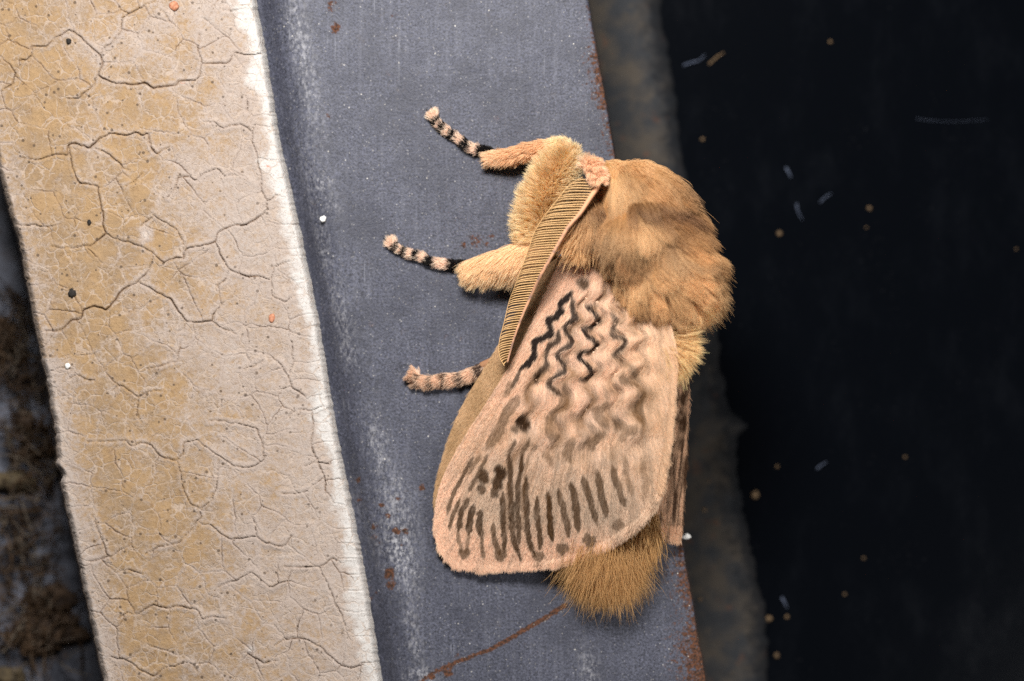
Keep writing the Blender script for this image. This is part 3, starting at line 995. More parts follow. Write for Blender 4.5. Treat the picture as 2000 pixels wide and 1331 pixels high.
def grooves(x, y):
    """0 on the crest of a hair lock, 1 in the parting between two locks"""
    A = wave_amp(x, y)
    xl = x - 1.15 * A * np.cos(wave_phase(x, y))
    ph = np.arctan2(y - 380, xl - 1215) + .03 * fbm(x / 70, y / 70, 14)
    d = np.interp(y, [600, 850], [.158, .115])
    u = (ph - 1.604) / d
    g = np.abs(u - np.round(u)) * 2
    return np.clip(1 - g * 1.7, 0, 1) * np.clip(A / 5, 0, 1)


def wing_color(Q, jit=1.0, r=rng):
    Q = Q + r.normal(0, 1.3 * jit, Q.shape)
    x, y = Q[:, 0], Q[:, 1]
    ash = np.clip(np.interp(y, [760, 900, 1010, 1070], [0, .8, 1.0, 0.05]) * np.interp(x, [860, 940, 1200, 1300], [.0, 1, 1, .4]) + .25 * fbm(x / 22, y / 40, 5), 0, 1)
    cream = np.clip(np.interp(x, [1150, 1300], [0, .9]) + .3 * fbm(x / 40, y / 40, 6), 0, 1)
    c = PINK + (CREAM - PINK) * cream[:, None]
    c = c + (ASH - c) * (ash * .9)[:, None]
    # warm tan clouding between the waves
    tan = np.clip(.35 * fbm(x / 26, y / 26, 8) + .1, 0, .4) * np.interp(y, [560, 700, 900, 980], [.3, 1, 1, .2])
    c = c + (lin(206, 158, 104) - c) * tan[:, None]
    ph0 = np.arctan2(y - 380, x - 1215); rr0 = np.hypot(x - 1215, y - 380)
    rows = fbm(ph0 * 230, rr0 / 26, 28, 2)
    # thin brown scale rows between the margin's bars
    thin = np.clip((fbm(ph0 * 105, rr0 / 75, 29, 2) - .08) * 3.2, 0, 1) * np.interp(rr0, [450, 540, 660, 690], [.12, .28, .22, .05]) * np.interp(x, [860, 930, 1180, 1280], [.1, 1, .7, .2])
    c = c + (lin(150, 116, 84) - c) * thin[:, None]
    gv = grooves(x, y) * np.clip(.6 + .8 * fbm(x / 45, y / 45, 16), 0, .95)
    c = c + (lin(136, 98, 58) - c) * gv[:, None]  # wave shading: partings between locks tinted brown in the hair colour
    for li_, (line, w, s, k) in enumerate(WING_LINES):
        lo, hi = line.min(0) - 3 * w, line.max(0) + 3 * w
        m = (x > lo[0]) & (x < hi[0]) & (y > lo[1]) & (y < hi[1])
        if not m.any():
            continue
        d, t = polyline_distance(Q[m], line)
        taper = np.clip(np.minimum(t, 1 - t) * (7 if li_ < N_UPPER else 6) + (.45 if li_ < N_UPPER else .35), 0, 1)
        ww = (1.0 if li_ < N_UPPER else 1.12) * w * taper * (1 + .3 * vnoise(x[m] / 7, y[m] / 9, 9))
        soft = 1.1 + 1.7 * k
        a = s * np.clip((ww - d) / soft + .5, 0, 1) * np.clip(.97 + (.0 if li_ < N_UPPER else .3) * rows[m], .5, 1)
        col = DARK + (BRN - DARK) * k
        c[m] = c[m] + (col - c[m]) * a[:, None]
    for px, py, rx, ry, s, k in WING_SPOTS:
        dd = np.sqrt(((x - px) / rx) ** 2 + ((y - py) / ry) ** 2) + .25 * vnoise(x / 8, y / 8, 10)
        a = s * np.clip((1.1 - dd) / .35 + .3, 0, 1)
        col = DARK + (BRN - DARK) * k
        c = c + (col - c) * a[:, None]
    # fine rows of scales: streaks along the flow
    ph = np.arctan2(y - 380, x - 1215); rr = np.hypot(x - 1215, y - 380)
    c = c * (1 + .22 * fbm(ph * 190, rr / 30, 18, 2))[:, None]
    return np.clip(c, 0.005, .95)


def sheet(name, outline, zf, col_fn, parent, step=9, thick=2.0, mat=SKIN):
    """a thin closed blade: triangulated outline lifted onto a height function"""
    outline = np.asarray(outline, float)
    lo, hi = outline.min(0), outline.max(0)
    gx, gy = np.meshgrid(np.arange(lo[0], hi[0], step), np.arange(lo[1], hi[1], step))
    G = np.stack([gx.ravel(), gy.ravel()], 1) + rng.uniform(-.25, .25, (gx.size, 2)) * step
    G = G[inside(G, outline)]
    d, _ = polyline_distance(G, np.vstack([outline, outline[:1]]))
    G = G[d > step * .6]
    P = np.vstack([outline, G])
    n = len(outline)
    r = delaunay_2d_cdt([Vector(p) for p in P], [], [list(range(n))], 1, 1e-4)
    V = np.array([v[:] for v in r[0]]); F = r[2]
    m = len(V)
    zt = zf(V[:, 0], V[:, 1])
    top = np.column_stack([V, zt]); bot = np.column_stack([V, zt - thick])
    Fs = [tuple(f) for f in F] + [tuple(i + m for i in f[::-1]) for f in F]
    cnt = {}
    for f in F:
        for a, b in zip(f, list(f[1:]) + [f[0]]):
            cnt[(a, b)] = 1
    for (a, b) in cnt:
        if (b, a) not in cnt:
            Fs.append((b, a, a + m, b + m))
    A = np.vstack([top, bot])
    col = col_fn(A[:, :2])
    return mesh_obj(name, W(A), Fs, mat, parent, False, {"Col": col})


def scatter(poly, n):
    poly = np.asarray(poly, float)
    lo, hi = poly.min(0), poly.max(0)
    out = []
    got = 0
    while got < n:
        q = rng.uniform(lo, hi, (n * 2, 2))
        q = q[inside(q, poly)]
        out.append(q); got += len(q)
    return np.vstack(out)[:n]


# --- near forewing
FW = smooth_line([(1116, 478), (1090, 522), (1056, 596), (1010, 690), (960, 772), (905, 858), (868, 925), (851, 985), (848, 1040), (862, 1080), (890, 1102), (945, 1110), (1010, 1108),
                  (1080, 1102), (1150, 1082), (1212, 1050), (1262, 1008), (1290, 960), (1304, 890), (1312, 820), (1316, 750), (1318, 690), (1312, 640), (1290, 590), (1250, 520), (1200, 450), (1160, 442)], 130, closed=True)
fw_z = rbf([(1130, 478, 104), (1160, 442, 128), (1200, 450, 150), (1118, 505, 96), (1062, 596, 72), (1010, 690, 54), (960, 772, 42), (905, 858, 32), (851, 985, 20), (848, 1040, 17), (890, 1102, 16), (1010, 1108, 30), (1080, 1102, 45),
            (1150, 1082, 66), (1212, 1050, 92), (1262, 1008, 120), (1304, 890, 168), (1316, 750, 200), (1318, 690, 208), (1312, 640, 205), (1250, 540, 175), (1180, 490, 130),
            (1150, 640, 135), (1200, 720, 165), (1240, 820, 160), (1060, 760, 98), (1100, 880, 112), (980, 900, 66), (950, 1000, 46), (1080, 1000, 80), (1180, 960, 122), (1230, 640, 180)])


def fw_surface(x, y):
    z = fw_z(x, y)
    # soft relief of the crimped tufts
    z = z + 0.5 * wave_amp(x, y) * np.sin(wave_phase(x, y) + 0.055 * (x - 1000)) - 10 * grooves(x, y)
    rr = np.hypot(x - 1215, y - 380)
    z = z + 1.6 * np.cos(np.arctan2(y - 380, x - 1215) * 2 * np.pi / .066) * np.interp(rr, [470, 540, 660, 700], [0, 1, 1, .2])
    return z


def flow(x, y):
    """direction of the lying hair: fans from the wing's root to its margin"""
    rx, ry = 1215.0, 380.0
    vx, vy = x - rx, y - ry
    l = np.hypot(vx, vy)
    ang = np.arctan2(vy, vx)
    # along the costa follow the costa
    cost = x - np.interp(y, [505, 690, 860, 985, 1100], [1118, 1010, 905, 851, 860])
    k = np.exp(-np.clip(cost, 0, None) / 60)
    ca = math.atan2(480, -267)
    ca = np.interp(y, [860, 985, 1060], [ca, math.radians(100), math.radians(80)])
    ang = ang * (1 - k) + ca * k
    ang = ang + np.interp(x, [1200, 1320], [0, math.radians(10)]) * np.interp(y, [850, 1000], [1, 0])
    return np.stack([np.cos(ang), np.sin(ang)], -1)


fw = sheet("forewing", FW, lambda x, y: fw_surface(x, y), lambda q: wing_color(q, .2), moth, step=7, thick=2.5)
fw["label"] = "pink near wing with dark wavy lines and striped margin"


def wing_hair(n, poly, surf, colfn, flowfn, length, lift, radius, parent, amp_fn=None, k=5, jit=.16, name="scale_hair", mat=SCALE_FUR):
    q = scatter(poly, n)
    d = flowfn(q[:, 0], q[:, 1])
    a = rng.normal(0, jit, n)
    d = np.stack([d[:, 0] * np.cos(a) - d[:, 1] * np.sin(a), d[:, 0] * np.sin(a) + d[:, 1] * np.cos(a)], -1)
    L = length(q[:, 0], q[:, 1]) * rng.uniform(.7, 1.25, n)
    t = np.linspace(0, 1, k)
    P = np.zeros((n, k, 3))
    nrm = np.stack([-d[:, 1], d[:, 0]], -1)
    for i, tt in enumerate(t):
        p = q + d * (L * tt)[:, None]
        if amp_fn is not None:
            A = amp_fn(p[:, 0], p[:, 1])
            off = A * np.cos(wave_phase(p[:, 0], p[:, 1])) - A * np.cos(wave_phase(q[:, 0], q[:, 1]))
            p = p - nrm * off[:, None] * np.sign(nrm[:, :1]) * np.array([[-1.0, -1.0]])
        P[:, i, :2] = p
    lf = rng.uniform(.4, 1.3, n) * lift
    zb = surf(q[:, 0], q[:, 1])
    for i, tt in enumerate(t):
        inside_z = surf(P[:, i, 0], P[:, i, 1])
        P[:, i, 2] = inside_z + .6 + lf * (tt ** 1.1) * (1 - .25 * tt)
    v = rng.uniform(.82, 1.08, (n, 1))
    jt = rng.normal(0, 1.0, (n, 1, 2))
    pos = q[:, None] * .28 + P[..., :2] * .72 + jt * .6
    c = colfn(pos.reshape(-1, 2)).reshape(n, k, 3)
    return hair(name, P, rng.uniform(.75, 1.15, n) * radius, c * v[:, None], None, mat, parent)


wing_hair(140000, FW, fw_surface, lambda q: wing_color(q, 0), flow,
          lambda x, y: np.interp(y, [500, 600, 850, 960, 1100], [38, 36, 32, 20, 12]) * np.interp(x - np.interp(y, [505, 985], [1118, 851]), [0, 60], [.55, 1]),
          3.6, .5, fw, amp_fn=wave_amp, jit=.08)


def fringe(n, line, outward, length, zf, colfn, parent, name="fringe", lift=2.0, radius=.7, jit=.2):
    """short hairs standing out past a margin, in uneven tufts"""
    line = np.asarray(line, float)
    seg = np.linalg.norm(np.diff(line, axis=0), axis=1); cum = np.concatenate([[0], np.cumsum(seg)])
    s = rng.uniform(0, cum[-1], n)
    q = np.stack([np.interp(s, cum, line[:, 0]), np.interp(s, cum, line[:, 1])], 1)
    d = outward(q[:, 0], q[:, 1])
    q = q - d * rng.uniform(0, 10, (n, 1))
    a = rng.normal(0, jit, n)
    d = np.stack([d[:, 0] * np.cos(a) - d[:, 1] * np.sin(a), d[:, 0] * np.sin(a) + d[:, 1] * np.cos(a)], -1)
    L = length * rng.uniform(.75, 1.2, n) * (1 + .3 * vnoise(s / 9, s * 0, 3))
    t = np.linspace(0, 1, 4)[None, :, None]
    P = np.zeros((n, 4, 3))
    P[..., :2] = q[:, None] + d[:, None] * L[:, None, None] * t
    P[..., 2] = (zf(q[:, 0], q[:, 1]) + rng.uniform(0, lift, n))[:, None] - .12 * L[:, None] * t[..., 0]
    c = colfn(q) * rng.uniform(.85, 1.1, (n, 1))
    return hair(name, P, rng.uniform(.8, 1.2, n) * radius, c, c * 1.04, SCALE_FUR, parent)


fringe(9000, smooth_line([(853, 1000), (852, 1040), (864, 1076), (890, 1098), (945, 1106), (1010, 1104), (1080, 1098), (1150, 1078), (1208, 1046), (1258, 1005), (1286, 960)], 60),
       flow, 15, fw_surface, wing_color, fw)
fringe(5200, smooth_line([(1286, 960), (1300, 890), (1309, 820), (1313, 750), (1314, 700)], 40), lambda x, y: np.tile(np.array([.45, .89]), (len(x), 1)), 15, fw_surface,
       lambda q: np.tile(lin(228, 194, 160), (len(q), 1)) * rng.uniform(.85, 1.05, (len(q), 1)), fw, name="inner_fringe", lift=5)

# --- hindwing edge showing below the costa
HW = smooth_line([(1096, 500), (1050, 540), (1010, 610), (978, 668), (945, 722), (915, 770), (888, 828), (870, 880), (853, 940), (852, 985), (880, 940), (925, 860), (980, 775), (1025, 700), (1060, 640), (1100, 580), (1120, 520)], 90, closed=True)
hw_z = rbf([(1096, 500, 84), (1120, 520, 84), (1100, 580, 66), (1010, 610, 48), (945, 722, 26), (888, 828, 14), (853, 940, 9), (852, 985, 10), (925, 860, 22), (1025, 700, 40), (1060, 630, 50), (980, 775, 30)])
OLIVE = lin(184, 150, 108)


def hw_color(q):
    k = .5 + .5 * fbm(q[:, 0] / 18, q[:, 1] / 30, 15)
    c = OLIVE + (lin(222, 188, 148) - OLIVE) * k[:, None]
    return c


hw = sheet("hindwing", HW, hw_z, hw_color, moth, step=8, thick=2)
hw["label"] = "olive tan hindwing edge under the near wing"
hwdir = lambda x, y: np.stack([np.full(len(x), -.50) + .25 * np.interp(y, [800, 960], [0, 1]), np.full(len(x), .866)], -1) if np.ndim(x) else None
wing_hair(15000, HW, hw_z, hw_color, hwdir, lambda x, y: np.full(len(x), 17.0), 2, .6, hw, jit=.1)

# --- far forewing, steep on the other side
FF = smooth_line([(1280, 700), (1338, 690), (1346, 740), (1343, 830), (1340, 920), (1335, 990), (1331, 1050), (1310, 1052), (1294, 1040), (1282, 980), (1275, 850)], 70, closed=True)
ff_z = rbf([(1280, 700, 150), (1338, 690, 90), (1346, 740, 60), (1343, 830, 48), (1340, 920, 38), (1331, 1050, 20), (1294, 1040, 46), (1282, 980, 74), (1275, 850, 110), (1312, 850, 84), (1312, 960, 58)])


def ff_color(q):
    x, y = q[:, 0], q[:, 1]
    # streaks run down the wing
    s = fbm((x + .10 * (y - 800)) / 5.0, y / 70, 25, 2)
    b = fbm(x / 14, y / 18, 26)
    k = np.clip(.5 + 1.3 * s * np.interp(y, [800, 900], [.5, 1]) + 1.1 * b * np.interp(y, [800, 900], [1, .1]), 0, 1)
    k = np.where(y > 1025, np.clip(k + .35, 0, 1), k)
    return lin(98, 70, 50) + (lin(232, 192, 158) - lin(98, 70, 50)) * k[:, None]


ff = sheet("forewing", FF, ff_z, ff_color, moth, step=6, thick=2)
ff["label"] = "brown streaked far wing seen nearly edge on"
wing_hair(11000, FF, ff_z, ff_color, lambda x, y: np.stack([np.full(len(x), -.06), np.full(len(x), .998)], -1), lambda x, y: np.interp(y, [700, 900, 1050], [24, 18, 12]), 4, .7, ff, jit=.18)

# --- body: one continuous mesh, wrapped from lobes
import bmesh
LOBES = [  # centre x, y, z, radii
    ((1192, 346, 100), (42, 32, 52)),
    ((1246, 366, 120), (76, 48, 80)), ((1294, 386, 112), (42, 42, 74)),
    ((1152, 424, 108), (34, 44, 50)), ((1256, 452, 140), (76, 80, 90)), ((1316, 482, 130), (54, 58, 88)),
    ((1302, 528, 138), (84, 76, 92)), ((1338, 538, 125), (50, 58, 84)),
    ((1282, 640, 104), (44, 76, 60)),
    ((1270, 760, 78), (44, 130, 64)),
    ((1235, 940, 48), (44, 120, 42)), ((1195, 1075, 30), (40, 60, 24))]


def build_body():
    bm = bmesh.new()
    for c, r in LOBES:
        b2 = bmesh.ops.create_icosphere(bm, subdivisions=3, radius=1)
        for v in b2["verts"]:
            p = np.array(v.co[:]) * r + c
            v.co = Vector(p)
    me = bpy.data.meshes.new("tmp_lobes")
    bm.to_mesh(me); bm.free()
    o = bpy.data.objects.new("tmp_lobes", me)
    scene.collection.objects.link(o)
    md = o.modifiers.new("r", 'REMESH'); md.mode = 'VOXEL'; md.voxel_size = 7.0
    sm = o.modifiers.new("s", 'SMOOTH'); sm.iterations = 16; sm.factor = .5
    dg = bpy.context.evaluated_depsgraph_get()
    ev = o.evaluated_get(dg)
    m2 = ev.to_mesh()
    V = np.array([v.co[:] for v in m2.vertices]); F = [tuple(p.vertices) for p in m2.polygons]
    ev.to_mesh_clear()
    bpy.data.objects.remove(o); bpy.data.meshes.remove(me)
    V = V.copy()
    col = np.tile(lin(150, 104, 58), (len(V), 1))
    F = [f[::-1] for f in F]          # photo y runs down, so the winding flips
    return mesh_obj("body", W(V), F, SKIN, moth, True, {"Col": col}), V, F


body, BODY_V, BODY_F = build_body()


def body_points(n, ymax):
    """random points on the body's upper surface, with outward normals"""
    T = []
    for f in BODY_F:
        for k in range(1, len(f) - 1):
            T.append((f[0], f[k], f[k + 1]))
    T = np.array(T)
    a, b, c = BODY_V[T[:, 0]], BODY_V[T[:, 1]], BODY_V[T[:, 2]]
    nn = -np.cross(b - a, c - a)
    ar = np.linalg.norm(nn, axis=1)
    nn = nn / (ar[:, None] + 1e-9)
    mid = (a + b + c) / 3
    out = mid - np.array([mid[:, 0].mean(), 0, 0]) * 0
    # per-vertex normals so neighbouring strands agree
    vn = np.zeros_like(BODY_V)
    for k in range(3):
        np.add.at(vn, T[:, k], nn * ar[:, None])
    vn /= np.linalg.norm(vn, axis=1)[:, None] + 1e-9
    if vn[BODY_V[:, 2].argmax(), 2] < 0:
        vn = -vn; nn = -nn
    ok = (nn[:, 2] > -.45) & (mid[:, 1] < ymax)
    pr = np.where(ok, ar, 0); pr /= pr.sum()
    t = rng.choice(len(T), n, p=pr)
    u = rng.random((n, 2)); u = np.where(u.sum(1, keepdims=True) > 1, 1 - u, u)
    w = np.column_stack([1 - u.sum(1), u])[..., None]
    p = w[:, 0] * a[t] + w[:, 1] * b[t] + w[:, 2] * c[t]
    q = w[:, 0] * vn[T[t, 0]] + w[:, 1] * vn[T[t, 1]] + w[:, 2] * vn[T[t, 2]]
    return p, q / (np.linalg.norm(q, axis=1)[:, None] + 1e-9)


def strands(p, nrm, comb, L, stand, k=6, bend=.5, clump=None, clump_amt=.35, jit=.15, grav=0.0):
    """hair paths leaving along a mix of normal and comb direction then laying over"""
    n = len(p)
    d0 = nrm * stand[:, None] + comb * (1 - stand)[:, None] + rng.normal(0, jit, (n, 3))
    d0 /= np.linalg.norm(d0, axis=1)[:, None]
    d1 = comb * (.4 + bend) + nrm * .25 * stand[:, None] + rng.normal(0, jit * 1.15, (n, 3))
    d1 /= np.linalg.norm(d1, axis=1)[:, None]
    t = np.linspace(0, 1, k)
    P = np.zeros((n, k, 3))
    for i, tt in enumerate(t):
        P[:, i] = p + L[:, None] * (d0 * (tt - .5 * tt * tt) + d1 * (.5 * tt * tt))
        P[:, i, 2] -= grav * L * tt * tt
    if clump:
        P = clump_paths(P, p, clump, clump_amt)
    return P


def clump_paths(P, p, count, amt, with_index=False):
    """draw strand tips towards the nearest lead strand"""
    n, k = P.shape[:2]
    t = np.linspace(0, 1, k)
    ci = rng.choice(n, count, replace=False)
    own = np.zeros(n, int)
    for a in range(0, n, 4000):
        d = (p[a:a + 4000] ** 2).sum(1)[:, None] - 2 * p[a:a + 4000] @ p[ci].T + (p[ci] ** 2).sum(1)[None]
        own[a:a + 4000] = d.argmin(1)
    ref = P[ci][own]
    w = (t ** 1.5 * amt)[None, :, None] * rng.uniform(.4, 1.3, (n, 1, 1))
    Q = P * (1 - w) + (ref + (p[:, None] - p[ci][own][:, None]) * .25) * w
    return (Q, own) if with_index else Q


FURC = [lin(190, 137, 80), lin(246, 206, 152), lin(124, 76, 34)]


def thorax_fur(n):
    p, nn = body_points(n, 640)
    x, y = p[:, 0], p[:, 1]
    # combed back from the face in loose swirling locks
    ang = np.arctan2(y - 235, x - 1135)
    ang = ang + np.clip((1215 - x) / 90, 0, 1) * np.clip((y - 390) / 60, 0, 1) * .5
    ang = ang + .7 * fbm(x / 58, y / 58, 33, 3)
    comb = np.column_stack([np.cos(ang), np.sin(ang), np.full(n, .05)])
    L = np.interp(y, [300, 360, 430, 600, 640], [30, 50, 66, 62, 34]) * rng.uniform(.5, 1.2, n)
    L = np.where(rng.random(n) < .05, L * 1.4, L)
    L = L * np.interp(x, [1130, 1240], [.7, 1])
    stand = np.clip(.34 + .34 * fbm(x / 40, y / 40, 35, 2), .08, .75)
    stand = np.maximum(stand, .6 * np.clip((340 - y) / 30, 0, 1))
    li9 = np.clip((y - 600) / 20, 0, 1)
    stand = stand * (1 - li9) + .2 * li9
    L = L * np.interp(x + .25 * (420 - y), [1300, 1380], [1, .8]) 
    P = strands(p, nn, comb, L, stand, bend=.55, clump=None, jit=.07)
    P, lock = clump_paths(P, p, 150, .5, True)
    tone = rng.uniform(.84, 1.14, 150)[lock]
    P = clump_paths(P, p, 3000, .25)
    v = fbm(x / 50, y / 50, 36)
    pale = np.clip(.25 + .8 * v, 0, 1)
    def patch(px, py, rx, ry): return np.exp(-((x - px) / rx) ** 2 - ((y - py) / ry) ** 2)
    pale = np.clip(pale + .8 * patch(1245, 535, 24, 24) + .6 * patch(1372, 405, 34, 16) + .7 * patch(1180, 322, 44, 18) + .5 * patch(1258, 430, 22, 40) + .5 * patch(1350, 580, 60, 26) + .3 * patch(1230, 360, 40, 16), 0, 1)
    dk = np.clip(.85 * patch(1336, 362, 36, 26) + .85 * patch(1262, 580, 40, 18) + .8 * patch(1368, 440, 26, 24) + .8 * patch(1305, 448, 24, 26) + .7 * patch(1165, 402, 45, 12) + .9 * patch(1262, 402, 70, 11) + .8 * patch(1320, 412, 40, 10) + .6 * patch(1330, 500, 50, 12) + .6 * patch(1225, 480, 60, 30) + .5 * patch(1180, 440, 40, 30) + .4 * patch(1400, 540, 26, 60), 0, 1)
    c = FURC[0] + (FURC[1] - FURC[0]) * pale[:, None]  # own patches, plus crease shade and ridge light painted into the fur colour
    c = c + (FURC[2] - c) * dk[:, None]
    pink = li9
    pink = np.maximum(pink, np.clip((1185 - x + (y - 480) * .35) / 30, 0, 1) * (y > 470) * .3)
    c = c + (lin(244, 206, 168) - c) * (pink * .85)[:, None]
    c = c * rng.uniform(.86, 1.1, (n, 1)) * (1 + .12 * fbm(x / 10, y / 16, 37, 2))[:, None] * tone[:, None]
    return hair("thorax_fur", P, rng.uniform(.3, .5, n), c * .86, c * .93 + .12 * np.array(lin(255, 232, 196)), FUR, body)


thorax_fur(150000)


def tuft(name, n, centre, spread, aim, fan, L, col, parent, k=6, grav=.0, radius=.9, clump=40, clump_amt=.5, root_dark=.7, jit=.08):
    p = np.array(centre) + rng.normal(0, 1, (n, 3)) * spread
    aim = np.array(aim, float) / np.linalg.norm(aim)
    side = np.array([-aim[1], aim[0], 0])
    off = ((p - centre) @ side) / max(spread[0], 1)
    comb = aim + side * (off * fan)[:, None] + rng.normal(0, jit, (n, 3))
    comb /= np.linalg.norm(comb, axis=1)[:, None]
    up = np.tile(np.array([0, 0, 1.0]), (n, 1))
    P = strands(p, up, comb, L * rng.uniform(.6, 1.25, n), np.full(n, .18), k, .6, clump, clump_amt, jit * 1.2, grav)
    c = np.array(col)[None] * rng.uniform(.8, 1.15, (n, 1))
    return hair(name, P, rng.uniform(.7, 1.1, n) * radius * .62, c * root_dark, c * 1.05, FUR, parent)


# overhanging skirt of thorax fur on the wing bases, pale side tuft, tail brush
tuft("shoulder_fur", 4000, (1134, 452, 138), (13, 18, 9), (-.42, .9, -.05), .25, 36, lin(232, 190, 138), body, clump=160)
tuft("side_tuft", 5000, (1318, 682, 182), (10, 16, 12), (.74, .6, -.3), .35, 36, lin(255, 218, 162), body, clump=70, clump_amt=.35)
tuft("tail_brush", 16000, (1186, 1068, 32), (22, 22, 12), (-.02, 1, 0), .1, 90, lin(206, 164, 110), body, clump=260, clump_amt=.22, jit=.22, radius=.55)
tuft("tail_brush", 3400, (1258, 1015, 45), (11, 26, 14), (.02, 1, -.1), .12, 46, lin(206, 164, 110), body, clump=60, jit=.12)


# --- antenna
SH = smooth_line(np.array([(1166, 352, 178), (1166, 366, 178), (1153, 386, 178), (1132, 418, 178), (1111, 442, 176), (1093, 472, 170), (1074, 506, 160), (1056, 538, 148), (1037, 578, 120), (1018, 622, 108), (1003, 664, 96), (991, 708, 82)], float), 90)
OU = smooth_line(np.array([(1141, 344, 168), (1110, 364, 166), (1083, 397, 162), (1060, 427, 158), (1045, 451, 154), (1033, 484, 146), (1020, 520, 134), (1006, 558, 120), (994, 590, 100), (985, 628, 90), (975, 668, 80), (976, 697, 76), (985, 715, 76)], float), 90)
antenna = empty("antenna", (1166, 350, 178), moth)
antenna["label"] = "comb antenna of close pale teeth laid back along the wing"


def mat_plain(name, c, rough=.6, var=.2, size=8):
    return mat_simple(name, np.array(c) * (1 - var), np.array(c) * (1 + var), size, rough, .2, .6)


BARB = mat_plain("antenna_teeth", lin(214, 174, 122), .45, .12, 5)


def mat_web():
    m = NT("antenna_bristle_web")
    n = m.noise(5, 3, .7)
    nd = m.principled(m.mix(n, lin(74, 50, 24), lin(112, 80, 42)), .7, spec=.2)
    tr = m.n("BsdfTransparent"); mx = m.n("MixShader"); mx.inputs[0].default_value = .72
    m.t.links.new(tr.outputs[0], mx.inputs[1]); m.t.links.new(nd.outputs[0], mx.inputs[2]); m.t.links.new(mx.outputs[0], m.out.inputs[0])
    return m.m


def build_antenna():
    # shaft with close pinkish scales
    r = np.interp(np.linspace(0, 1, 90), [0, .12, .3, .7, 1], [5.5, 5, 3.6, 2.8, 1.6])

    def sc(V):
        s = fbm(V[:, 0] / 4, V[:, 1] / 4, 45)
        g = np.interp(V[:, 1], [380, 470], [0, 1])
        k = np.clip(g * (.35 + 1.2 * s), 0, .75)
        c = lin(214, 160, 122) + (lin(104, 92, 92) - lin(214, 160, 122)) * k[:, None]
        return {"Col": c}
    tube("shaft", SH, r, SKIN, antenna, 10, sc)
    n = 72
    ss = np.linspace(0, 1, n)
    at = lambda A, y: np.array([np.interp(y, A[:, 1], A[:, k]) for k in range(3)])
    webV = []
    for i, s in enumerate(ss):
        y = 357 + s * 350; a = at(SH, y - 2); b = at(OU, y + np.interp(s, [0, .12, .5, 1], [-6, 2, 3, 4]) + 1.1 * math.sin(i * 1.7) + .8 * math.sin(i * 4.3))
        mid = (a + b) / 2 + np.array([0, -3.0 * np.interp(s, [0, .4], [1.0, .6]), -7])
        q = np.array([a * (1 - t) ** 2 + 2 * mid * t * (1 - t) + b * t * t for t in np.linspace(0, 1, 6)])
        q[-1] += (0, 2, 0)
        tube("barb", q, np.array([1.35, 1.25, 1.15, 1.1, 1.0, .7]), BARB, antenna, 5)
        webV.append(q + np.array([0, 0, -3.5]))
    webV = np.array(webV)
    m_, k_ = webV.shape[:2]
    # ridged web between the teeth: a valley row between neighbours
    rows = []
    for i in range(m_):
        rows.append(webV[i])
        if i < m_ - 1:
            rows.append((webV[i] + webV[i + 1]) / 2 + (0, 0, -5))
    V = np.array(rows)
    idx = np.arange(V.shape[0] * k_).reshape(V.shape[0], k_)
    F = np.stack([idx[:-1, :-1], idx[:-1, 1:], idx[1:, 1:], idx[1:, :-1]], -1).reshape(-1, 4)
    mesh_obj("bristle_web", W(V.reshape(-1, 3)), F, mat_web(), antenna, True)
    # rim: hooked tips joining into the outer outline
    tube("outer_rim", OU[1:] + (0, 0, 0.5), np.full(89, .6), BARB, antenna, 5)


build_antenna()
scape_path = smooth_line(np.array([(1149, 318, 168), (1156, 325, 174), (1165, 340, 178), (1168, 352, 178)], float), 14)
scape = tube("scape", scape_path, np.interp(np.linspace(0, 1, 14), [0, .3, .7, 1], [9, 12, 11, 7]), SKIN, antenna, 12, lambda V: {"Col": np.tile(lin(240, 204, 168), (len(V), 1))})
# (its fur is grown with the legs' below)


# --- legs
def leg_fur(name, parent, path, radii, n, L, col_fn, comb_out, stand=.35, clump=None, radius=.85, droop=None, root=.72, jit=.12, tip=.22, spread=(.4, 1.35)):
    path = np.asarray(path, float)
    m = len(path)
    T = np.gradient(path, axis=0); T /= np.linalg.norm(T, axis=1)[:, None]
    s = rng.uniform(0, m - 1.001, n)
    i = s.astype(int); f = (s - i)[:, None]
    c = path[i] * (1 - f) + path[i + 1] * f
    t = T[i]
    r = radii[i] * (1 - f[:, 0]) + radii[np.minimum(i + 1, m - 1)] * f[:, 0]
    a = np.cross(t, [0, 0, 1.0]); a /= np.linalg.norm(a, axis=1)[:, None] + 1e-9
    b = np.cross(a, t); b *= np.sign(b[:, 2:3] + 1e-9)
    w = rng.uniform(-.5, math.pi + .5, n)
    nn = np.cos(w)[:, None] * a + np.sin(w)[:, None] * b
    p = c + nn * (r * .97)[:, None]
    comb = t * 1.0 + nn * comb_out
    if droop is not None:
        comb = comb + np.array(droop)
    comb /= np.linalg.norm(comb, axis=1)[:, None]
    u = s / (m - 1)
    ln = (L(u) if callable(L) else np.full(n, L)) * rng.uniform(*spread, n)
    P = strands(p, nn, comb, ln, np.full(n, stand), 6, .6, clump, .5, jit)
    P[..., 2] = np.maximum(P[..., 2], 1.5)
    col = col_fn(u, p) * rng.uniform(.84, 1.12, (n, 1))
    return hair(name, P, rng.uniform(.75, 1.1, n) * radius * .62, col * root, col * (1 - tip) + tip * np.array(lin(255, 240, 214)), FUR, parent)


def flat(c):
    return lambda u, p: np.tile(np.array(c), (len(u), 1))


def leg(name, label, path, radii, cols):
    o = tube(name, path, radii, SKIN, moth, 12, lambda V: {"Col": np.tile(cols, (len(V), 1))})
    o["label"] = label
    return o


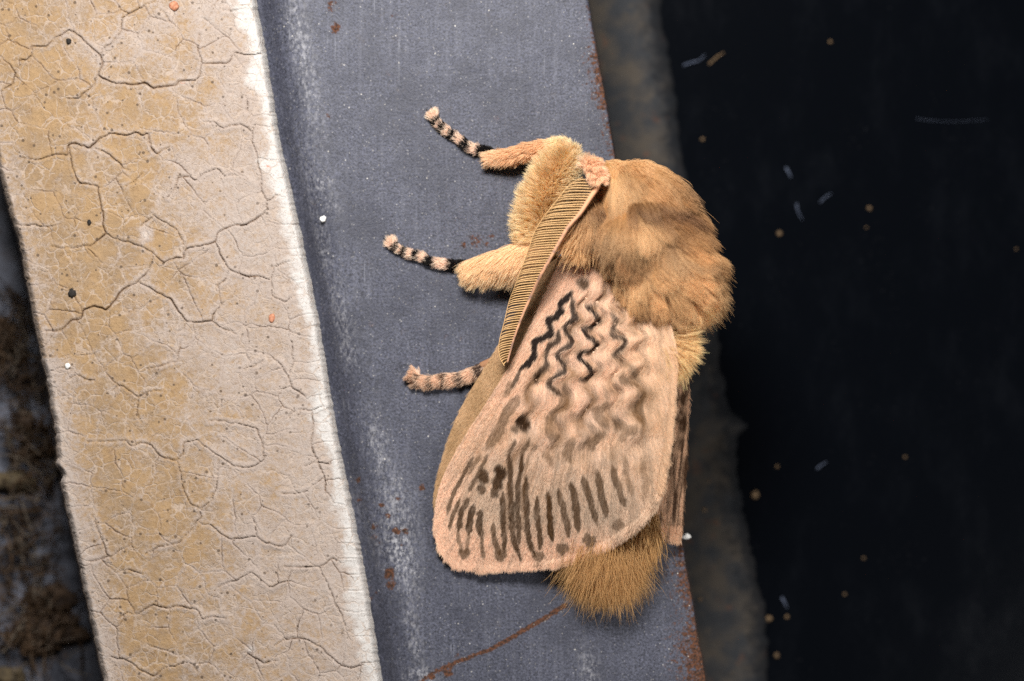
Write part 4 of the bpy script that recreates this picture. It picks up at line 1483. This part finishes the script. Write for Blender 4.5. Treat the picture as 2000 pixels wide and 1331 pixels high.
def tarsus_color(bands, pale=lin(255, 224, 202), dark=lin(18, 15, 17)):
    """banded black and pink scaling: bands = [(u0, u1, black?)...] measured along the tarsus"""
    def f(u, p):
        k = np.zeros(len(u))
        uu = u + rng.normal(0, .016, len(u))
        for a, b in bands:
            k = np.maximum(k, np.clip((uu - a) / .012, 0, 1) * np.clip((b - uu) / .012, 0, 1))
        return pale + (dark - pale) * k[:, None]
    return f


def tarsus(parent, pts, rad, bands, n=6000, foot=True, hl=1.0, droop=(0, 0, 0), cols=()):
    path = smooth_line(np.array(pts, float), 46)
    path[:, 2] = np.maximum(path[:, 2] - 3.5 * np.linspace(.3, 1, 46), rad + .5)      # the foot rests on the steel
    seg = np.linspace(0, 1, 46)
    r = rad * (1 + .12 * np.sin(seg * 2 * np.pi * 5)) * np.interp(seg, [0, .1, .8, 1], [1.05, .95, .95, 1.0])
    t = tube("tarsus", path, r, SKIN, parent, 10, lambda V: {"Col": np.tile(lin(40, 30, 30), (len(V), 1))})
    leg_fur("tarsus_scales", t, path, r, n, lambda u: np.interp(u, [0, .25, .9, 1], [13, 16, 15, 15]) * hl, tarsus_color(bands, *cols), .42, .14, clump=90, radius=.7, root=.95, jit=.15, droop=droop, tip=0.0, spread=(.6, 1.2))
    if foot:
        e = path[-1]; d = path[-1] - path[-4]; d /= np.linalg.norm(d)
        # the claw pad brush
        tuft("claw_brush", 500, e - d * 4 + (0, 0, 2), (2.8, 2.8, 2.2), d, .4, 15, lin(252, 222, 200), t, clump=26, radius=.75, root_dark=.95)
        side = np.array([-d[1], d[0], 0])
        for sg in (-1, 1):
            q = smooth_line(np.array([e + d * 4, e + d * 13 + side * sg * 5, e + d * 19 + side * sg * 5 + (0, 0, -3)]), 7)
            q[:, 2] = np.maximum(q[:, 2], 2)
            tube("claw", q, np.linspace(1.3, .4, 7), BLACK, t, 6)
    return t


BANDS = [(-.1, .20), (.30, .42), (.50, .59), (.66, .74), (.80, .875)]
# front leg: thick femur up from under the head, tibia folded back to the left, banded tarsus
fem = smooth_line(np.array([(1056, 470, 34), (1050, 430, 44), (1064, 380, 50), (1086, 336, 52), (1100, 308, 50), (1100, 294, 48), (1082, 288, 44), (1040, 292, 37), (1000, 302, 27), (962, 306, 18)], float), 70)
fr = np.interp(np.linspace(0, 1, 70), [0, .15, .35, .5, .58, .68, .8, 1], [26, 27, 22, 15, 12, 11, 10, 6])
l1 = leg("front_leg", "yellow furred front leg reaching up beside the head", fem, fr, lin(190, 146, 84))


def fore_col(u, p):
    k = np.clip((u - .62) / .08, 0, 1) * np.clip((1.0 - u) / .15 + .2, 0, 1)
    c = lin(255, 226, 180) + (lin(238, 188, 136) - lin(255, 226, 180)) * k[:, None]
    e = np.clip((u - .9) / .1, 0, 1)
    return c + (lin(246, 206, 166) - c) * e[:, None]


leg_fur("leg_fur", l1, fem[:48], fr[:48], 24000, lambda u: np.interp(u, [0, .5, .85, 1], [32, 30, 22, 14]), lambda u, p: fore_col(u * .66, p), .55, .4, clump=500, jit=.14, radius=.66, droop=(-.5, .6, 0), root=.9)
leg_fur("leg_fur", l1, fem[46:], fr[46:], 7500, lambda u: np.interp(u, [0, .5, 1], [20, 24, 26]), lambda u, p: fore_col(.66 + u * .34, p), .3, .2, clump=90, droop=(0, .28, 0))
tarsus(l1, [(966, 299, 14), (945, 294, 13), (920, 288, 11), (895, 272, 10), (872, 256, 9), (856, 242, 9), (846, 226, 9)], 4.3, BANDS)

mid = smooth_line(np.array([(1075, 500, 44), (1040, 494, 44), (1000, 502, 36), (955, 513, 27), (922, 517, 19)], float), 40)
mr = np.interp(np.linspace(0, 1, 40), [0, .4, .8, 1], [28, 25, 17, 8])
l2 = leg("middle_leg", "pale furred middle leg pointing left below the front leg", mid, mr, lin(190, 146, 92))
leg_fur("leg_fur", l2, mid, mr, 22000, lambda u: np.interp(u, [0, .5, 1], [32, 40, 32]), flat(lin(252, 215, 168)), .4, .2, clump=120, droop=(.1, .95, 0), jit=.10, radius=.6, root=.9, spread=(.3, 1.5))
tarsus(l2, [(920, 517, 16), (888, 517, 13), (850, 513, 11), (825, 503, 10), (800, 496, 9), (778, 486, 9), (765, 474, 9)], 4.2, BANDS)

hind = smooth_line(np.array([(1010, 690, 24), (975, 702, 20), (940, 716, 15)], float), 14)
l3 = leg("hind_leg", "pinkish hind leg poking out from under the wing", hind, np.linspace(12, 8, 14), lin(150, 110, 80))
tarsus(l3, [(950, 715, 16), (925, 726, 14), (895, 736, 12), (870, 738, 11), (845, 742, 10), (822, 740, 10), (812, 734, 10)], 5.8,
       [(0, .1), (.24, .29), (.43, .48), (.61, .66), (.79, .84)], n=7000, hl=1.5, droop=(0, .45, 0), cols=(lin(236, 204, 176), lin(84, 62, 52)))

leg_fur("scape_fur", scape, scape_path, np.interp(np.linspace(0, 1, 14), [0, .3, .7, 1], [9, 12, 11, 7]), 4200, 16, flat(lin(252, 208, 170)), .6, .35, clump=60, radius=.66, root=.88)
tuft("scape_tip_fur", 900, (1150, 319, 172), (6, 5, 5), (-.55, -.5, .3), .5, 15, lin(255, 220, 188), scape, clump=20, radius=.7, root_dark=.9)
